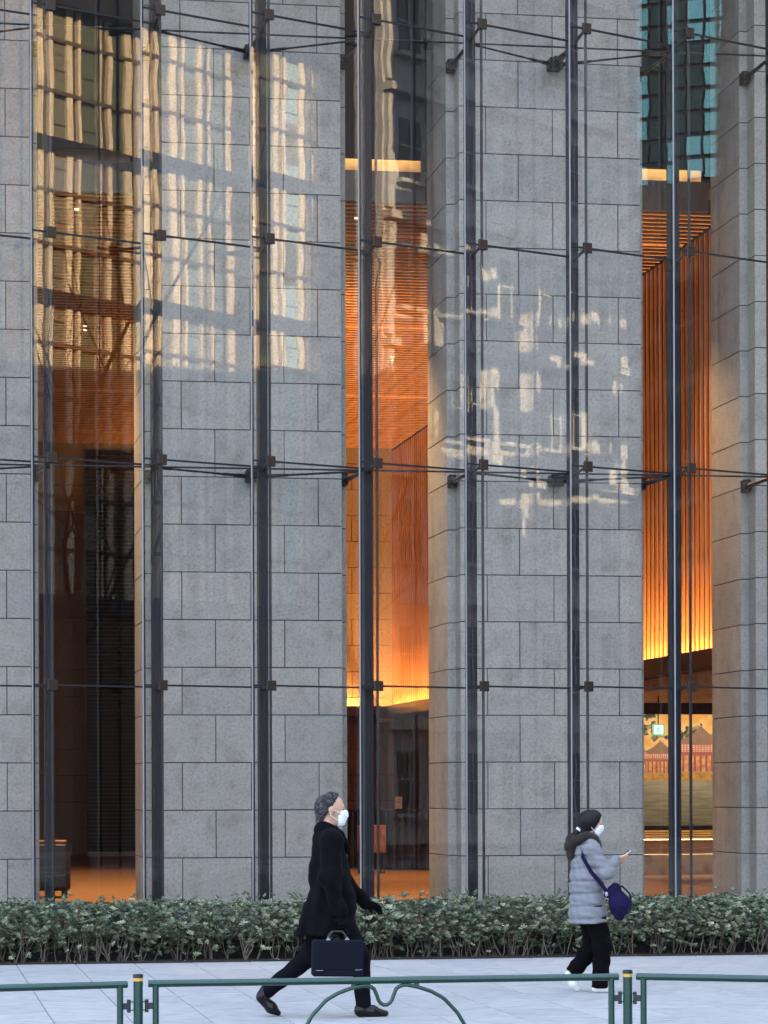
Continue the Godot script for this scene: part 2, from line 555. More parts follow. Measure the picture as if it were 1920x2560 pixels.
func build_curtain_wall() -> void:
	var o := thing("glass_curtain_wall", "saw-toothed curtain wall of tall glass panes on dark steel posts", "glass wall")
	for k in range(-3, 9):
		# the bay at the wall's end stands a little flatter than the rest
		var turn: float = TURN - (0.07 if k < 0 else 0.0)
		var along := Vector3(cos(turn), 0, -sin(turn))
		var face := Basis(Vector3.UP, turn)
		var x := post_x(k)
		var foot := Vector3(x, 0, 0)
		var start := foot - along * 0.25
		if k < 8:
			for r in ROWS.size() - 1:
				var y1: float = ROWS[r] + 0.011
				var y2: float = ROWS[r + 1] - 0.011
				var p := obj("glass_pane", pane_mesh(1.60, y2 - y1, 100 + k * 17 + r, 0.0004), mats["pane_glass"], o, start + Vector3(0, y1, 0))
				p.basis = face
				if r > 0:
					var j := obj("pane_joint", cbox(Vector3(1.60, 0.021, 0.022)), mats["gasket"], o, start + along * 0.80 + Vector3(0, ROWS[r], 0))
					j.basis = face
			var edge := obj("pane_edge", cbox(Vector3(0.007, 13.3, 0.020)), mats["edge_steel"], o, start - along * 0.0062 + Vector3(0, 6.78, 0))
			edge.basis = face
			var seal := obj("pane_seal", cbox(Vector3(0.020, 13.3, 0.018)), mats["gasket"], o, start + along * 0.012 + Vector3(0, 6.78, -0.018))
			seal.basis = face
		# steel post behind, with ribs on its face
		var post := obj("steel_post", cbox(Vector3(0.112, 13.5, 0.20), 0.006), mats["post_steel"], o, Vector3(x, 6.8, -0.75))
		for s in [-0.036, 0.004, 0.04]:
			obj("rib", cbox(Vector3(0.012, 13.45, 0.022), 0.003), mats["post_steel"], post, Vector3(s, 0, 0.108))
		part_box("seal_bar", Vector3(x - 0.015, 0.12, -0.052), Vector3(x + 0.015, 13.45, -0.022), mats["dark_steel"], o, 0.003)
		for r in range(1, 5):
			var y: float = ROWS[r]
			var c := obj("pane_clamp", cbox(Vector3(0.122, 0.122, 0.036), 0.004), mats["bronze"], o, Vector3(x, y, 0.026))
			c.basis = face
			var a := MB.new()
			a.tube([Vector3(x, y, -0.03), Vector3(x, y - 0.005, -0.40), Vector3(x, y - 0.02, -0.64)], [0.018, 0.018, 0.03], 8)
			obj("clamp_arm", a.mesh(), mats["rod_steel"], o)
		# braces back to the pillars on every second row
		for y in [5.63, 10.825]:
			if k < 8:
				var rod := MB.new()
				rod.tube([Vector3(x + 0.05, y, -0.74), Vector3(x + PITCH - 0.05, y, -0.74)], [0.0115, 0.0115], 8)
				obj("tie_rod", rod.mesh(), mats["rod_steel"], o)
			var kind := posmod(k, 3)
			if kind == 2:
				var bx := MB.new()
				bx.box(Vector3(x - 0.02, y, -1.55), Vector3(0.17, 0.14, 0.20), 0.01)
				bx.box(Vector3(x - 0.02, y + 0.02, -1.43), Vector3(0.10, 0.10, 0.10), 0.01)
				obj("wall_bracket", bx.mesh(), mats["dark_steel"], o)
				var st := MB.new()
				st.tube([Vector3(x, y, -0.84), Vector3(x - 0.02, y + 0.01, -1.45)], [0.03, 0.045], 8)
				obj("strut", st.mesh(), mats["dark_steel"], o)
				for s in [-1, 1]:
					var v := MB.new()
					var a := Vector3(x + PITCH * s - 0.06 * s, y - 0.01, -0.76)
					var e := Vector3(x + 0.06 * s - 0.02, y - 0.01, -1.50)
					v.tube([a, a.lerp(e, 0.12), a.lerp(e, 0.125), a.lerp(e, 0.7), a.lerp(e, 0.72), a.lerp(e, 0.86), a.lerp(e, 0.88), e], [0.018, 0.018, 0.013, 0.013, 0.019, 0.021, 0.026, 0.028], 8)
					obj("brace_rod", v.mesh(), mats["rod_steel"], o)
			else:
				var side := -1.0 if kind == 0 else 0.0
				var e := Vector3(x - 0.11 if kind == 0 else x - 0.01, y + 0.01, -1.955)
				var st := MB.new()
				st.tube([Vector3(x, y, -0.84), Vector3(x, y, -0.9), Vector3(lerpf(x, e.x, 0.8), y, -1.72)], [0.028, 0.022, 0.030], 8)
				obj("strut", st.mesh(), mats["dark_steel"], o)
				var dr := MB.new()
				dr.tube([e + Vector3(0, -0.075, 0.12), e + Vector3(0, 0.075, 0.12)], [0.05, 0.05], 10)
				dr.box(e + Vector3(0, 0, 0.02), Vector3(0.09, 0.15, 0.05), 0.006)
				dr.tube([e + Vector3(-0.05, 0, 0.16), e + Vector3(0.05, 0, 0.16)], [0.045, 0.045], 10)
				obj("wall_bracket", dr.mesh(), mats["dark_steel"], o)

# ---------------------------------------------------------------- the lobby behind the pillars
func build_lobby() -> void:
	var warm := lin(1.0, 0.56, 0.19)
	var b := MB.new()
	b.span(Vector3(-10, 0.1, -31), Vector3(14, FLOOR, -3.305))
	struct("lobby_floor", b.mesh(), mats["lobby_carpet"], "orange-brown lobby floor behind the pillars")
	# ceiling of cross slats under a dark plenum
	b = MB.new()
	b.span(Vector3(-10, CEIL + 0.42, -31), Vector3(14, CEIL + 0.5, -3.75))
	var ceiling := struct("lobby_ceiling", b.mesh(), mats["plenum"], "lobby ceiling of orange cross slats")
	for i in 103:
		var z := -3.52 - 0.25 * i
		var wide := i == 8 or i == 38 or i == 70
		obj("slat", cbox(Vector3(15.2, 0.016, 0.17 if wide else 0.055)), mats["slat_wood"], ceiling, Vector3(-2.37, CEIL + 0.008, z))
	# back wall: stone courses, then a dark louvre screen
	b = MB.new()
	b.span(Vector3(-10, 0.1, -30.6), Vector3(5.6, 13, -30.1))
	var back := struct("lobby_back_wall", b.mesh(), mats["joint"], "stone wall at the back of the lobby")
	for m in range(-2, 16):
		var y1: float = maxf(FLOOR, 0.956 + COURSE * m)
		var y2: float = minf(0.956 + COURSE * (m + 1), CEIL + 0.4)
		var xx := -10.0
		var w := 0.62 if m % 2 else 1.05
		while xx < 5.6:
			var x2: float = minf(xx + w, 5.6)
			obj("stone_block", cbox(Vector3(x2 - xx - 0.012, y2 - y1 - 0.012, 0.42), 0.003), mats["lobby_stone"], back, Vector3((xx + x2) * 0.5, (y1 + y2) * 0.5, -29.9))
			xx = x2
			w = 1.25
	var scr := thing("louvre_screen", "dark louvred screen standing against the back wall of the lobby", "screen", Vector3(-1.59, FLOOR, -29.6))
	part_box("panel", Vector3(0, 0.10, -0.06), Vector3(2.9, 9.0, -0.03), mats["plenum"], scr)
	part_box("base_rail", Vector3(0, 0, -0.07), Vector3(2.9, 0.10, 0.05), mats["slat_wood"], scr, 0.005)
	for i in 100:
		obj("slat", cbox(Vector3(2.9, 0.012, 0.05)), mats["dark_wood"], scr, Vector3(1.45, 0.16 + 0.088 * i, 0.0))
	# side walls
	b = MB.new()
	b.span(Vector3(0.15, FLOOR, -29.7), Vector3(0.35, CEIL + 0.4, -6.5))
	struct("lobby_partition", b.mesh(), mats["dark_wood"], "dark wood partition between the two lobby bays")
	b = MB.new()
	b.span(Vector3(-10.3, 0.1, -31), Vector3(-10, 13, -3.3))
	struct("lobby_side_wall", b.mesh(), mats["lobby_stone"], "stone side wall of the lobby")
	b = MB.new()
	b.span(Vector3(5.30, 3.45, -30), Vector3(5.50, 13, -3.5))
	var rib_wall := struct("ribbed_wall", b.mesh(), mats["plenum"], "orange ribbed wood wall washed with light from below")
	var rb := MB.new()
	var prof := []
	for i in 7:
		var a := PI * i / 6
		prof.append(Vector2(-0.006 - sin(a) * 0.016, cos(a) * 0.082))
	for i in 6:
		var p: Vector2 = prof[i]
		var q: Vector2 = prof[i + 1]
		var na := Vector3(-sin(PI * i / 6), 0, cos(PI * i / 6))
		var nb := Vector3(-sin(PI * (i + 1) / 6), 0, cos(PI * (i + 1) / 6))
		rb.tri(Vector3(p.x, -2.88, p.y), Vector3(q.x, -2.88, q.y), Vector3(q.x, 2.88, q.y), na, nb, nb)
		rb.tri(Vector3(p.x, -2.88, p.y), Vector3(q.x, 2.88, q.y), Vector3(p.x, 2.88, p.y), na, nb, na)
	var rib := rb.mesh()
	for i in 112:
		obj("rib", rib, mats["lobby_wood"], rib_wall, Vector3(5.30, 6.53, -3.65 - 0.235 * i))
	# light troughs at the foot of the ribbed wall and along part of the back wall
	var cove := thing("cove_light", "long light trough glowing at the foot of the ribbed wall", "light")
	part_box("fascia", Vector3(4.985, 3.42, -29.6), Vector3(5.01, 3.65, -3.3), mats["dark_wood"], cove)
	part_box("trough", Vector3(5.01, 3.40, -29.6), Vector3(5.50, 3.44, -3.3), mats["dark_wood"], cove)
	part_box("led_strip", Vector3(5.06, 3.445, -29.4), Vector3(5.12, 3.46, -3.4), mats["led_glow"], cove)
	for i in 4:
		area("cove_lamp", Vector3(5.09, 3.48, -6.7 - 6.5 * i), Vector3(0.05, 1, 0), Vector3(0, 0, 1), Vector2(0.05, 6.4), 6.2, warm, cove)
	var cove2 := thing("cove_light", "short light trough glowing along the stone back wall", "light")
	part_box("fascia", Vector3(1.6, 3.42, -29.34), Vector3(4.98, 3.66, -29.30), mats["dark_wood"], cove2)
	part_box("trough", Vector3(1.6, 3.40, -29.68), Vector3(4.98, 3.44, -29.34), mats["dark_wood"], cove2)
	part_box("led_strip", Vector3(1.6, 3.445, -29.52), Vector3(4.97, 3.46, -29.46), mats["led_glow"], cove2)
	area("cove_lamp", Vector3(3.1, 3.48, -29.49), Vector3(0, 1, -0.1), Vector3(1, 0, 0), Vector2(0.05, 3.0), 3.0, warm, cove2)
	# high troughs on both sides of the partition light the slats
	var cove3 := thing("cove_light", "high light trough on the partition, facing the desk", "light")
	part_box("trough", Vector3(0.36, 8.28, -29.5), Vector3(0.60, 8.40, -9.0), mats["dark_wood"], cove3)
	part_box("led_strip", Vector3(0.44, 8.405, -29.4), Vector3(0.50, 8.42, -9.1), mats["led_glow"], cove3)
	for i in 3:
		area("cove_lamp", Vector3(0.47, 8.44, -12.4 - 6.8 * i), Vector3(0.25, 0.97, 0), Vector3(0, 0, 1), Vector2(0.05, 6.6), 5.0, warm, cove3)
	var cove4 := thing("cove_light", "high light trough on the partition, facing the dark bay", "light")
	part_box("trough", Vector3(-0.10, 8.28, -29.5), Vector3(0.14, 8.40, -9.0), mats["dark_wood"], cove4)
	part_box("led_strip", Vector3(0.0, 8.405, -29.4), Vector3(0.06, 8.42, -9.1), mats["led_glow"], cove4)
	for i in 3:
		area("cove_lamp", Vector3(0.03, 8.44, -12.4 - 6.8 * i), Vector3(-0.35, 0.94, 0), Vector3(0, 0, 1), Vector2(0.05, 6.6), 0.9, warm, cove4)
	# dark wood wall under the ribs, behind the desk
	b = MB.new()
	b.span(Vector3(5.32, FLOOR, -29.6), Vector3(5.5, 3.39, -13.9))
	var dw := struct("wood_wall", b.mesh(), mats["dark_wood"], "dark wood panelling under the ribbed wall behind the desk")
	for i in 13:
		obj("panel", cbox(Vector3(0.03, 2.95, 1.16), 0.004), mats["dark_wood"], dw, Vector3(5.30, 1.86, -14.55 - 1.2 * i))
	# side hall to the picture wall
	b = MB.new()
	b.span(Vector3(5.20, 3.22, -13.9), Vector3(14, 3.39, -3.4))
	struct("side_hall_soffit", b.mesh(), mats["cream_plaster"], "low plaster soffit over the side hall")
	b = MB.new()
	b.span(Vector3(5.51, FLOOR, -14.1), Vector3(14, 13, -13.9))
	struct("picture_wall", b.mesh(), mats["dark_wood"], "dark wall carrying the long painting")
	b = MB.new()
	b.span(Vector3(13.7, FLOOR, -13.9), Vector3(14, 13, -3.4))
	struct("side_hall_wall", b.mesh(), mats["dark_wood"], "end wall of the side hall")
	var pic := obj("painting", cbox(Vector3(7.4, 1.95, 0.05)), painting_material())
	pic.position = Vector3(9.1, 2.13, -13.85)
	tag(pic, "long gold and red mural of a waterside hall on the lobby wall", "painting")
	var shelf := thing("picture_shelf", "gold ribbed ledge and lit cream plinth under the painting", "ledge", Vector3(9.1, FLOOR, -13.88))
	for i in 4:
		obj("gold_bar", cbox(Vector3(7.4, 0.028, 0.10), 0.004), mats["gold"], shelf, Vector3(0, 0.73 - 0.04 * i, 0.05))
	part_box("recess", Vector3(-3.7, 0.34, 0.0), Vector3(3.7, 0.59, 0.02), mats["dark_wood"], shelf)
	part_box("plinth", Vector3(-3.7, 0.0, 0.0), Vector3(3.7, 0.34, 0.45), mats["cream_plaster"], shelf, 0.008)
	area("plinth_lamp", Vector3(0, 0.575, 0.09), Vector3(0, -1, 0.55), Vector3(1, 0, 0), Vector2(0.03, 7.2), 0.7, lin(1.0, 0.72, 0.42), shelf)
	part_box("plinth_led", Vector3(-3.6, 0.582, 0.075), Vector3(3.6, 0.592, 0.095), mats["led_glow"], shelf)
	part_box("top_rail", Vector3(-3.7, 2.80, 0.0), Vector3(3.7, 2.86, 0.07), mats["gold"], shelf, 0.004)
	area("picture_lamp", Vector3(-0.1, 2.70, 0.98), Vector3(0, -0.75, -0.66), Vector3(1, 0, 0), Vector2(0.08, 6.0), 1.0, lin(1.0, 0.84, 0.62), shelf)
	part_box("lamp_rail", Vector3(-3.1, 2.735, 0.93), Vector3(2.9, 2.755, 1.0), mats["lamp_glow"], shelf)
	part_box("lamp_shield", Vector3(-3.4, 2.70, 1.03), Vector3(3.4, 2.89, 1.06), mats["dark_wood"], shelf)
	# exit sign
	var ex := thing("exit_sign", "small green and white running-man exit sign in the side hall", "sign", Vector3(5.945, 2.70, -9.5))
	var gr := glow("exit_sign_green", lin(0.02, 0.32, 0.12), 0.35)
	var wh := glow("exit_sign_white", lin(0.8, 0.95, 0.85), 0.28)
	part_box("housing", Vector3(-0.10, -0.09, -0.03), Vector3(0.10, 0.09, 0.0), mats["cream_plaster"], ex)
	part_box("sign_plate", Vector3(-0.095, -0.085, 0.0), Vector3(0.095, 0.085, 0.004), wh, ex)
	part_box("hanger", Vector3(-0.008, 0.09, -0.02), Vector3(0.008, 0.52, -0.005), mats["dark_steel"], ex)
	var man := MB.new()
	man.span(Vector3(-0.095, -0.085, 0.0045), Vector3(0.095, -0.07, 0.008))
	man.span(Vector3(-0.095, 0.07, 0.0045), Vector3(0.095, 0.085, 0.008))
	man.span(Vector3(-0.095, -0.07, 0.0045), Vector3(-0.075, 0.07, 0.008))
	man.span(Vector3(0.075, -0.07, 0.0045), Vector3(0.095, 0.07, 0.008))
	man.ball(Vector3(0.012, 0.045, 0.006), Vector3(0.013, 0.013, 0.003), 8, 6)
	for s in [[0.0, 0.03, -0.012, -0.01], [-0.012, -0.01, -0.045, -0.03], [-0.012, -0.01, 0.02, -0.03], [0.02, -0.03, 0.01, -0.062], [0.0, 0.02, 0.035, 0.005], [0.0, 0.025, -0.03, 0.01]]:
		man.tube([Vector3(s[0], s[1], 0.006), Vector3(s[2], s[3], 0.006)], [0.008, 0.007], 6)
	obj("running_man", man.mesh(), gr, ex)
	# downlights over the floor
	for p in [[-2.6, -14.0, "deep in the dark bay"], [-1.2, -9.0, "at the front of the dark bay"], [2.8, -10.0, "over the floor before the desk"], [3.0, -16.5, "straight over the reception desk"], [8.0, -8.0, "in the soffit of the side hall"], [0.45, -4.65, "just behind the glass between the two middle pillars"], [-3.3, -4.65, "just behind the glass of the dark bay"]]:
		var high: float = CEIL if p[0] < 5.0 else 3.22
		var l := thing("downlight", "small round lobby downlight " + p[2], "light", Vector3(p[0], high + (0.06 if p[0] < 5.0 else -0.01), p[1]), "lobby downlights")
		var d := MB.new()
		d.tube([Vector3(0, 0.018, 0), Vector3(0, -0.01, 0)], [0.035, 0.03], 12)
		obj("lamp_face", d.mesh(), mats["lamp_glow"], l)
		var sp := SpotLight3D.new()
		sp.name = "lamp"
		sp.position = Vector3(0, -0.05, 0)
		sp.basis = Basis.looking_at(Vector3.DOWN, Vector3(0, 0, 1))
		sp.spot_angle = 42.0
		sp.spot_angle_attenuation = 0.8
		sp.spot_range = 30.0
		sp.light_energy = (6.0 if p[1] > -6.0 else 13.0 if p[0] < 0.0 else 10.0) if p[0] < 5.0 else 0.8
		sp.light_color = lin(1.0, 0.66, 0.33)
		sp.light_size = 0.06
		sp.shadow_enabled = true
		l.add_child(sp)
	# spotlights on the inner sides of the pillars
	for p in [[-0.3, -6.0, Vector3(1.15, 4.2, -2.6), "aimed at the side of the middle stone pillar"], [3.2, -6.6, Vector3(4.97, 4.6, -2.6), "aimed at the stone pillar beyond the painting"], [-4.3, -6.2, Vector3(-2.66, 4.2, -2.6), "aimed at the pillar beside the dark bay"]]:
		var l := thing("spotlight", "small ceiling spotlight " + p[3], "light", Vector3(p[0], CEIL - 0.02, p[1]), "lobby spotlights")
		var d := MB.new()
		var to: Vector3 = (p[2] - Vector3(p[0], CEIL - 0.02, p[1])).normalized()
		d.tube([-to * 0.06, to * 0.05], [0.035, 0.04], 12)
		obj("lamp_body", d.mesh(), mats["dark_steel"], l)
		d = MB.new()
		d.tube([to * 0.050, to * 0.054], [0.034, 0.034], 12)
		obj("lamp_face", d.mesh(), mats["lamp_glow"], l)
		var sp := SpotLight3D.new()
		sp.name = "lamp"
		sp.position = to * 0.09
		sp.basis = Basis.looking_at(to, Vector3(0, 0, 1))
		sp.spot_angle = 26.0
		sp.spot_angle_attenuation = 0.9
		sp.spot_range = 30.0
		sp.light_energy = 7.0
		sp.light_color = lin(1.0, 0.56, 0.24)
		sp.light_size = 0.05
		sp.shadow_enabled = true
		l.add_child(sp)
	build_lobby_things()

func painting_material() -> StandardMaterial3D:
	# a loose waterside scene: gold cloud, dark pines, red halls with upturned roofs, grey-green water
	var w := 1024
	var h := 272
	var im := Image.create(w, h, false, Image.FORMAT_RGB8)
	var f := noise(0.011, 77, 4)
	var f2 := noise(0.05, 78, 3)
	# centre, half width, foot, height: all as shares of the picture
	var halls := [[0.05, 0.035, 0.52, 0.26], [0.125, 0.05, 0.53, 0.34], [0.238, 0.042, 0.545, 0.30], [0.335, 0.062, 0.535, 0.42], [0.46, 0.05, 0.54, 0.30], [0.58, 0.07, 0.53, 0.40], [0.72, 0.05, 0.545, 0.28], [0.86, 0.075, 0.53, 0.42]]
	for y in h:
		var t := float(y) / h
		for x in w:
			var u := float(x) / w
			var a := f.get_noise_2d(x, y * 1.5)
			var g := f2.get_noise_2d(x, y)
			var c := Color(0.80, 0.60, 0.30).lerp(Color(0.84, 0.77, 0.62), clampf(a * 1.4 + 0.45, 0, 1))
			if t < 0.46 and a > 0.10 + 0.7 * absf(t - 0.24):
				c = Color(0.17, 0.19, 0.13).lerp(c, clampf(0.25 + g, 0, 0.6))
			if t > 0.5 and t < 0.60:
				c = Color(0.85, 0.62, 0.27).lerp(Color(0.62, 0.52, 0.33), clampf(0.4 + 1.4 * g, 0, 1))
			for q in halls:
				var dx: float = (u - q[0]) / q[1]
				if absf(dx) > 1.25 or t > q[2]:
					continue
				var up: float = (q[2] - t) / q[3]
				var ad := absf(dx)
				var ridge: float = 1.0 - 0.42 * pow(ad, 0.75) + 0.10 * pow(ad, 4.0)
				var eave: float = 0.58 + 0.10 * pow(ad, 4.0)
				if up < ridge and up > eave and ad < 1.18:
					c = Color(0.46, 0.36, 0.31).lerp(Color(0.58, 0.47, 0.42), clampf(fposmod(u * 260.0, 1.0), 0, 1) * 0.6 + 0.2 * g)
				elif up <= eave and up > 0.44 and ad < 0.95:
					c = Color(0.90, 0.80, 0.70) if fposmod(dx * 9.0 + 0.3 * up, 1.0) > 0.45 and fposmod(up * 22.0, 1.0) > 0.35 else Color(0.66, 0.38, 0.33)
				elif up <= 0.44 and up > 0.36 and ad < 1.1:
					c = Color(0.60, 0.36, 0.31)
				elif up <= 0.36 and up > 0.03 and ad < 0.9:
					c = Color(0.60, 0.33, 0.29) if fposmod(dx * 4.5 + 0.25, 1.0) < 0.34 else Color(0.84, 0.66, 0.42).lerp(Color(0.72, 0.48, 0.40), clampf(0.5 + 1.5 * g, 0, 1))
				elif up <= 0.03:
					c = Color(0.72, 0.60, 0.44)
			if t > 0.60 + 0.012 * f2.get_noise_2d(x * 2.0, 3.0):
				var k := clampf((t - 0.60) * 1.6 + 0.5 * f2.get_noise_2d(x * 0.25, y * 2.5), 0, 1)
				c = Color(0.66, 0.65, 0.57).lerp(Color(0.40, 0.43, 0.38), k)
			im.set_pixel(x, y, c)
	var m := mat("painting_print", Color(1, 1, 1), 0.7)
	m.albedo_texture = ImageTexture.create_from_image(im)
	m.uv1_triplanar = true
	m.uv1_scale = Vector3(1.0 / 7.4, 1.0 / 1.95, 1.0)
	m.uv1_offset = Vector3(0.5, 0.5, 0)
	return m

func build_lobby_things() -> void:
	# curved fluted reception desk
	var desk := thing("reception_desk", "curved dark fluted reception desk on the lobby floor", "desk", Vector3(3.3, FLOOR, -17.4))
	var arc := []
	for i in 26:
		var t := i / 25.0
		arc.append(Vector3(lerpf(-1.5, 1.75, t), 0, lerpf(-1.5, 0.9, sin(t * PI * 0.5))))
	for i in 25:
		var a: Vector3 = arc[i]
		var c: Vector3 = arc[i + 1]
		var d := (c - a)
		var fl := MB.new()
		fl.tube([Vector3(0, 0.03, 0), Vector3(0, 1.06, 0)], [0.062, 0.062], 8)
		obj("flute", fl.mesh(), mats["dark_wood"], desk, (a + c) * 0.5)
	var top := MB.new()
	for i in 25:
		var a: Vector3 = arc[i]
		var c: Vector3 = arc[i + 1]
		var back := Vector3(-0.15, 0, -0.62)
		for y in [1.06, 1.10]:
			top.quad(a + Vector3(0, y, 0.08), c + Vector3(0, y, 0.08), c + back + Vector3(0, y, 0), a + back + Vector3(0, y, 0), Vector3(0, 1.0 if y > 1.08 else -1.0, 0))
		var nn := Vector3(-(c - a).z, 0, (c - a).x).normalized()
		top.quad(a + Vector3(0, 1.06, 0.08), c + Vector3(0, 1.06, 0.08), c + Vector3(0, 1.10, 0.08), a + Vector3(0, 1.10, 0.08), nn)
		top.quad(a + back + Vector3(0, 0, 0.1), c + back + Vector3(0, 0, 0.1), c + back + Vector3(0, 1.06, 0.1), a + back + Vector3(0, 1.06, 0.1), -nn)
	obj("counter_top", top.mesh(), mats["dark_wood"], desk)
	# things on the desk
	var paper := mat("sign_paper", lin(0.72, 0.62, 0.5), 0.7)
	var s := thing("desk_sign", "pale upright notice card standing on the desk", "sign", Vector3(3.18, FLOOR + 1.10, -17.0))
	part_box("card", Vector3(-0.065, 0.01, -0.004), Vector3(0.065, 0.23, 0.004), paper, s)
	part_box("foot", Vector3(-0.07, 0.0, -0.03), Vector3(0.07, 0.012, 0.03), mats["dark_steel"], s)
	for i in 3:
		part_box("print_line", Vector3(-0.04, 0.17 - 0.025 * i, 0.0042), Vector3(0.035 - 0.01 * i, 0.178 - 0.025 * i, 0.0052), mats["dark_wood"], s)
	for q in [[3.72, "white hand sanitiser pump bottle standing on the desk"], [4.30, "second sanitiser bottle at the desk end by the pillar"]]:
		var bt := thing("sanitiser_bottle", q[1], "bottle", Vector3(q[0], FLOOR + 1.10, -16.5), "bottles on the desk")
		var bb := MB.new()
		bb.tube([Vector3(0, 0, 0), Vector3(0, 0.01, 0), Vector3(0, 0.10, 0), Vector3(0, 0.125, 0), Vector3(0, 0.14, 0)], [0.028, 0.033, 0.033, 0.02, 0.012], 12)
		obj("bottle", bb.mesh(), paper, bt)
		var pp := MB.new()
		pp.tube([Vector3(0, 0.14, 0), Vector3(0, 0.165, 0), Vector3(0.03, 0.168, 0)], [0.007, 0.007, 0.006], 8)
		pp.tube([Vector3(0, 0.165, 0), Vector3(0, 0.185, 0)], [0.016, 0.014], 8)
		obj("pump", pp.mesh(), paper, bt)
	var mo := thing("monitor", "black computer monitor seen edge-on on the desk", "monitor", Vector3(2.75, FLOOR + 1.10, -18.2))
	part_box("screen", Vector3(-0.04, 0.08, -0.2), Vector3(0.0, 0.36, 0.2), mats["black_leather"], mo, 0.005)
	part_box("stand", Vector3(-0.05, 0.0, -0.03), Vector3(-0.02, 0.2, 0.03), mats["black_leather"], mo)
	part_box("foot", Vector3(-0.11, 0.0, -0.1), Vector3(0.06, 0.012, 0.1), mats["black_leather"], mo)
	# small cabinet left of the desk
	var cb := thing("side_cabinet", "light brown wooden cabinet on thin legs beside the desk", "cabinet", Vector3(2.45, FLOOR, -15.6))
	part_box("body", Vector3(-0.22, 0.36, -0.2), Vector3(0.22, 0.84, 0.2), mats["slat_wood"], cb, 0.006)
	part_box("door", Vector3(-0.20, 0.38, 0.2), Vector3(0.20, 0.82, 0.215), mats["slat_wood"], cb, 0.004)
	for sx in [-0.19, 0.19]:
		for sz in [-0.17, 0.17]:
			part_box("leg", Vector3(sx - 0.015, 0, sz - 0.015), Vector3(sx + 0.015, 0.36, sz + 0.015), mats["dark_wood"], cb)
	# lounge chair
	var ch := thing("lounge_chair", "black leather lounge chair in the dark lobby bay", "chair", Vector3(-3.75, FLOOR, -5.9))
	var bk := MB.new()
	bk.box(Vector3(0.0, 0.43, 0.30), Vector3(0.74, 0.66, 0.16), 0.05)
	obj("backrest", bk.mesh(), mats["black_leather"], ch)
	part_box("seat", Vector3(-0.36, 0.12, -0.40), Vector3(0.36, 0.42, 0.22), mats["black_leather"], ch, 0.05)
	for sx in [-0.40, 0.30]:
		part_box("arm", Vector3(sx, 0.10, -0.42), Vector3(sx + 0.10, 0.60, 0.22), mats["black_leather"], ch, 0.03)
	part_box("top_rail", Vector3(-0.34, 0.755, 0.24), Vector3(0.34, 0.785, 0.36), mats["slat_wood"], ch, 0.008)
	for sx in [-0.33, 0.33]:
		for sz in [-0.36, 0.32]:
			part_box("leg", Vector3(sx - 0.02, 0, sz - 0.02), Vector3(sx + 0.02, 0.12, sz + 0.02), mats["dark_steel"], ch)

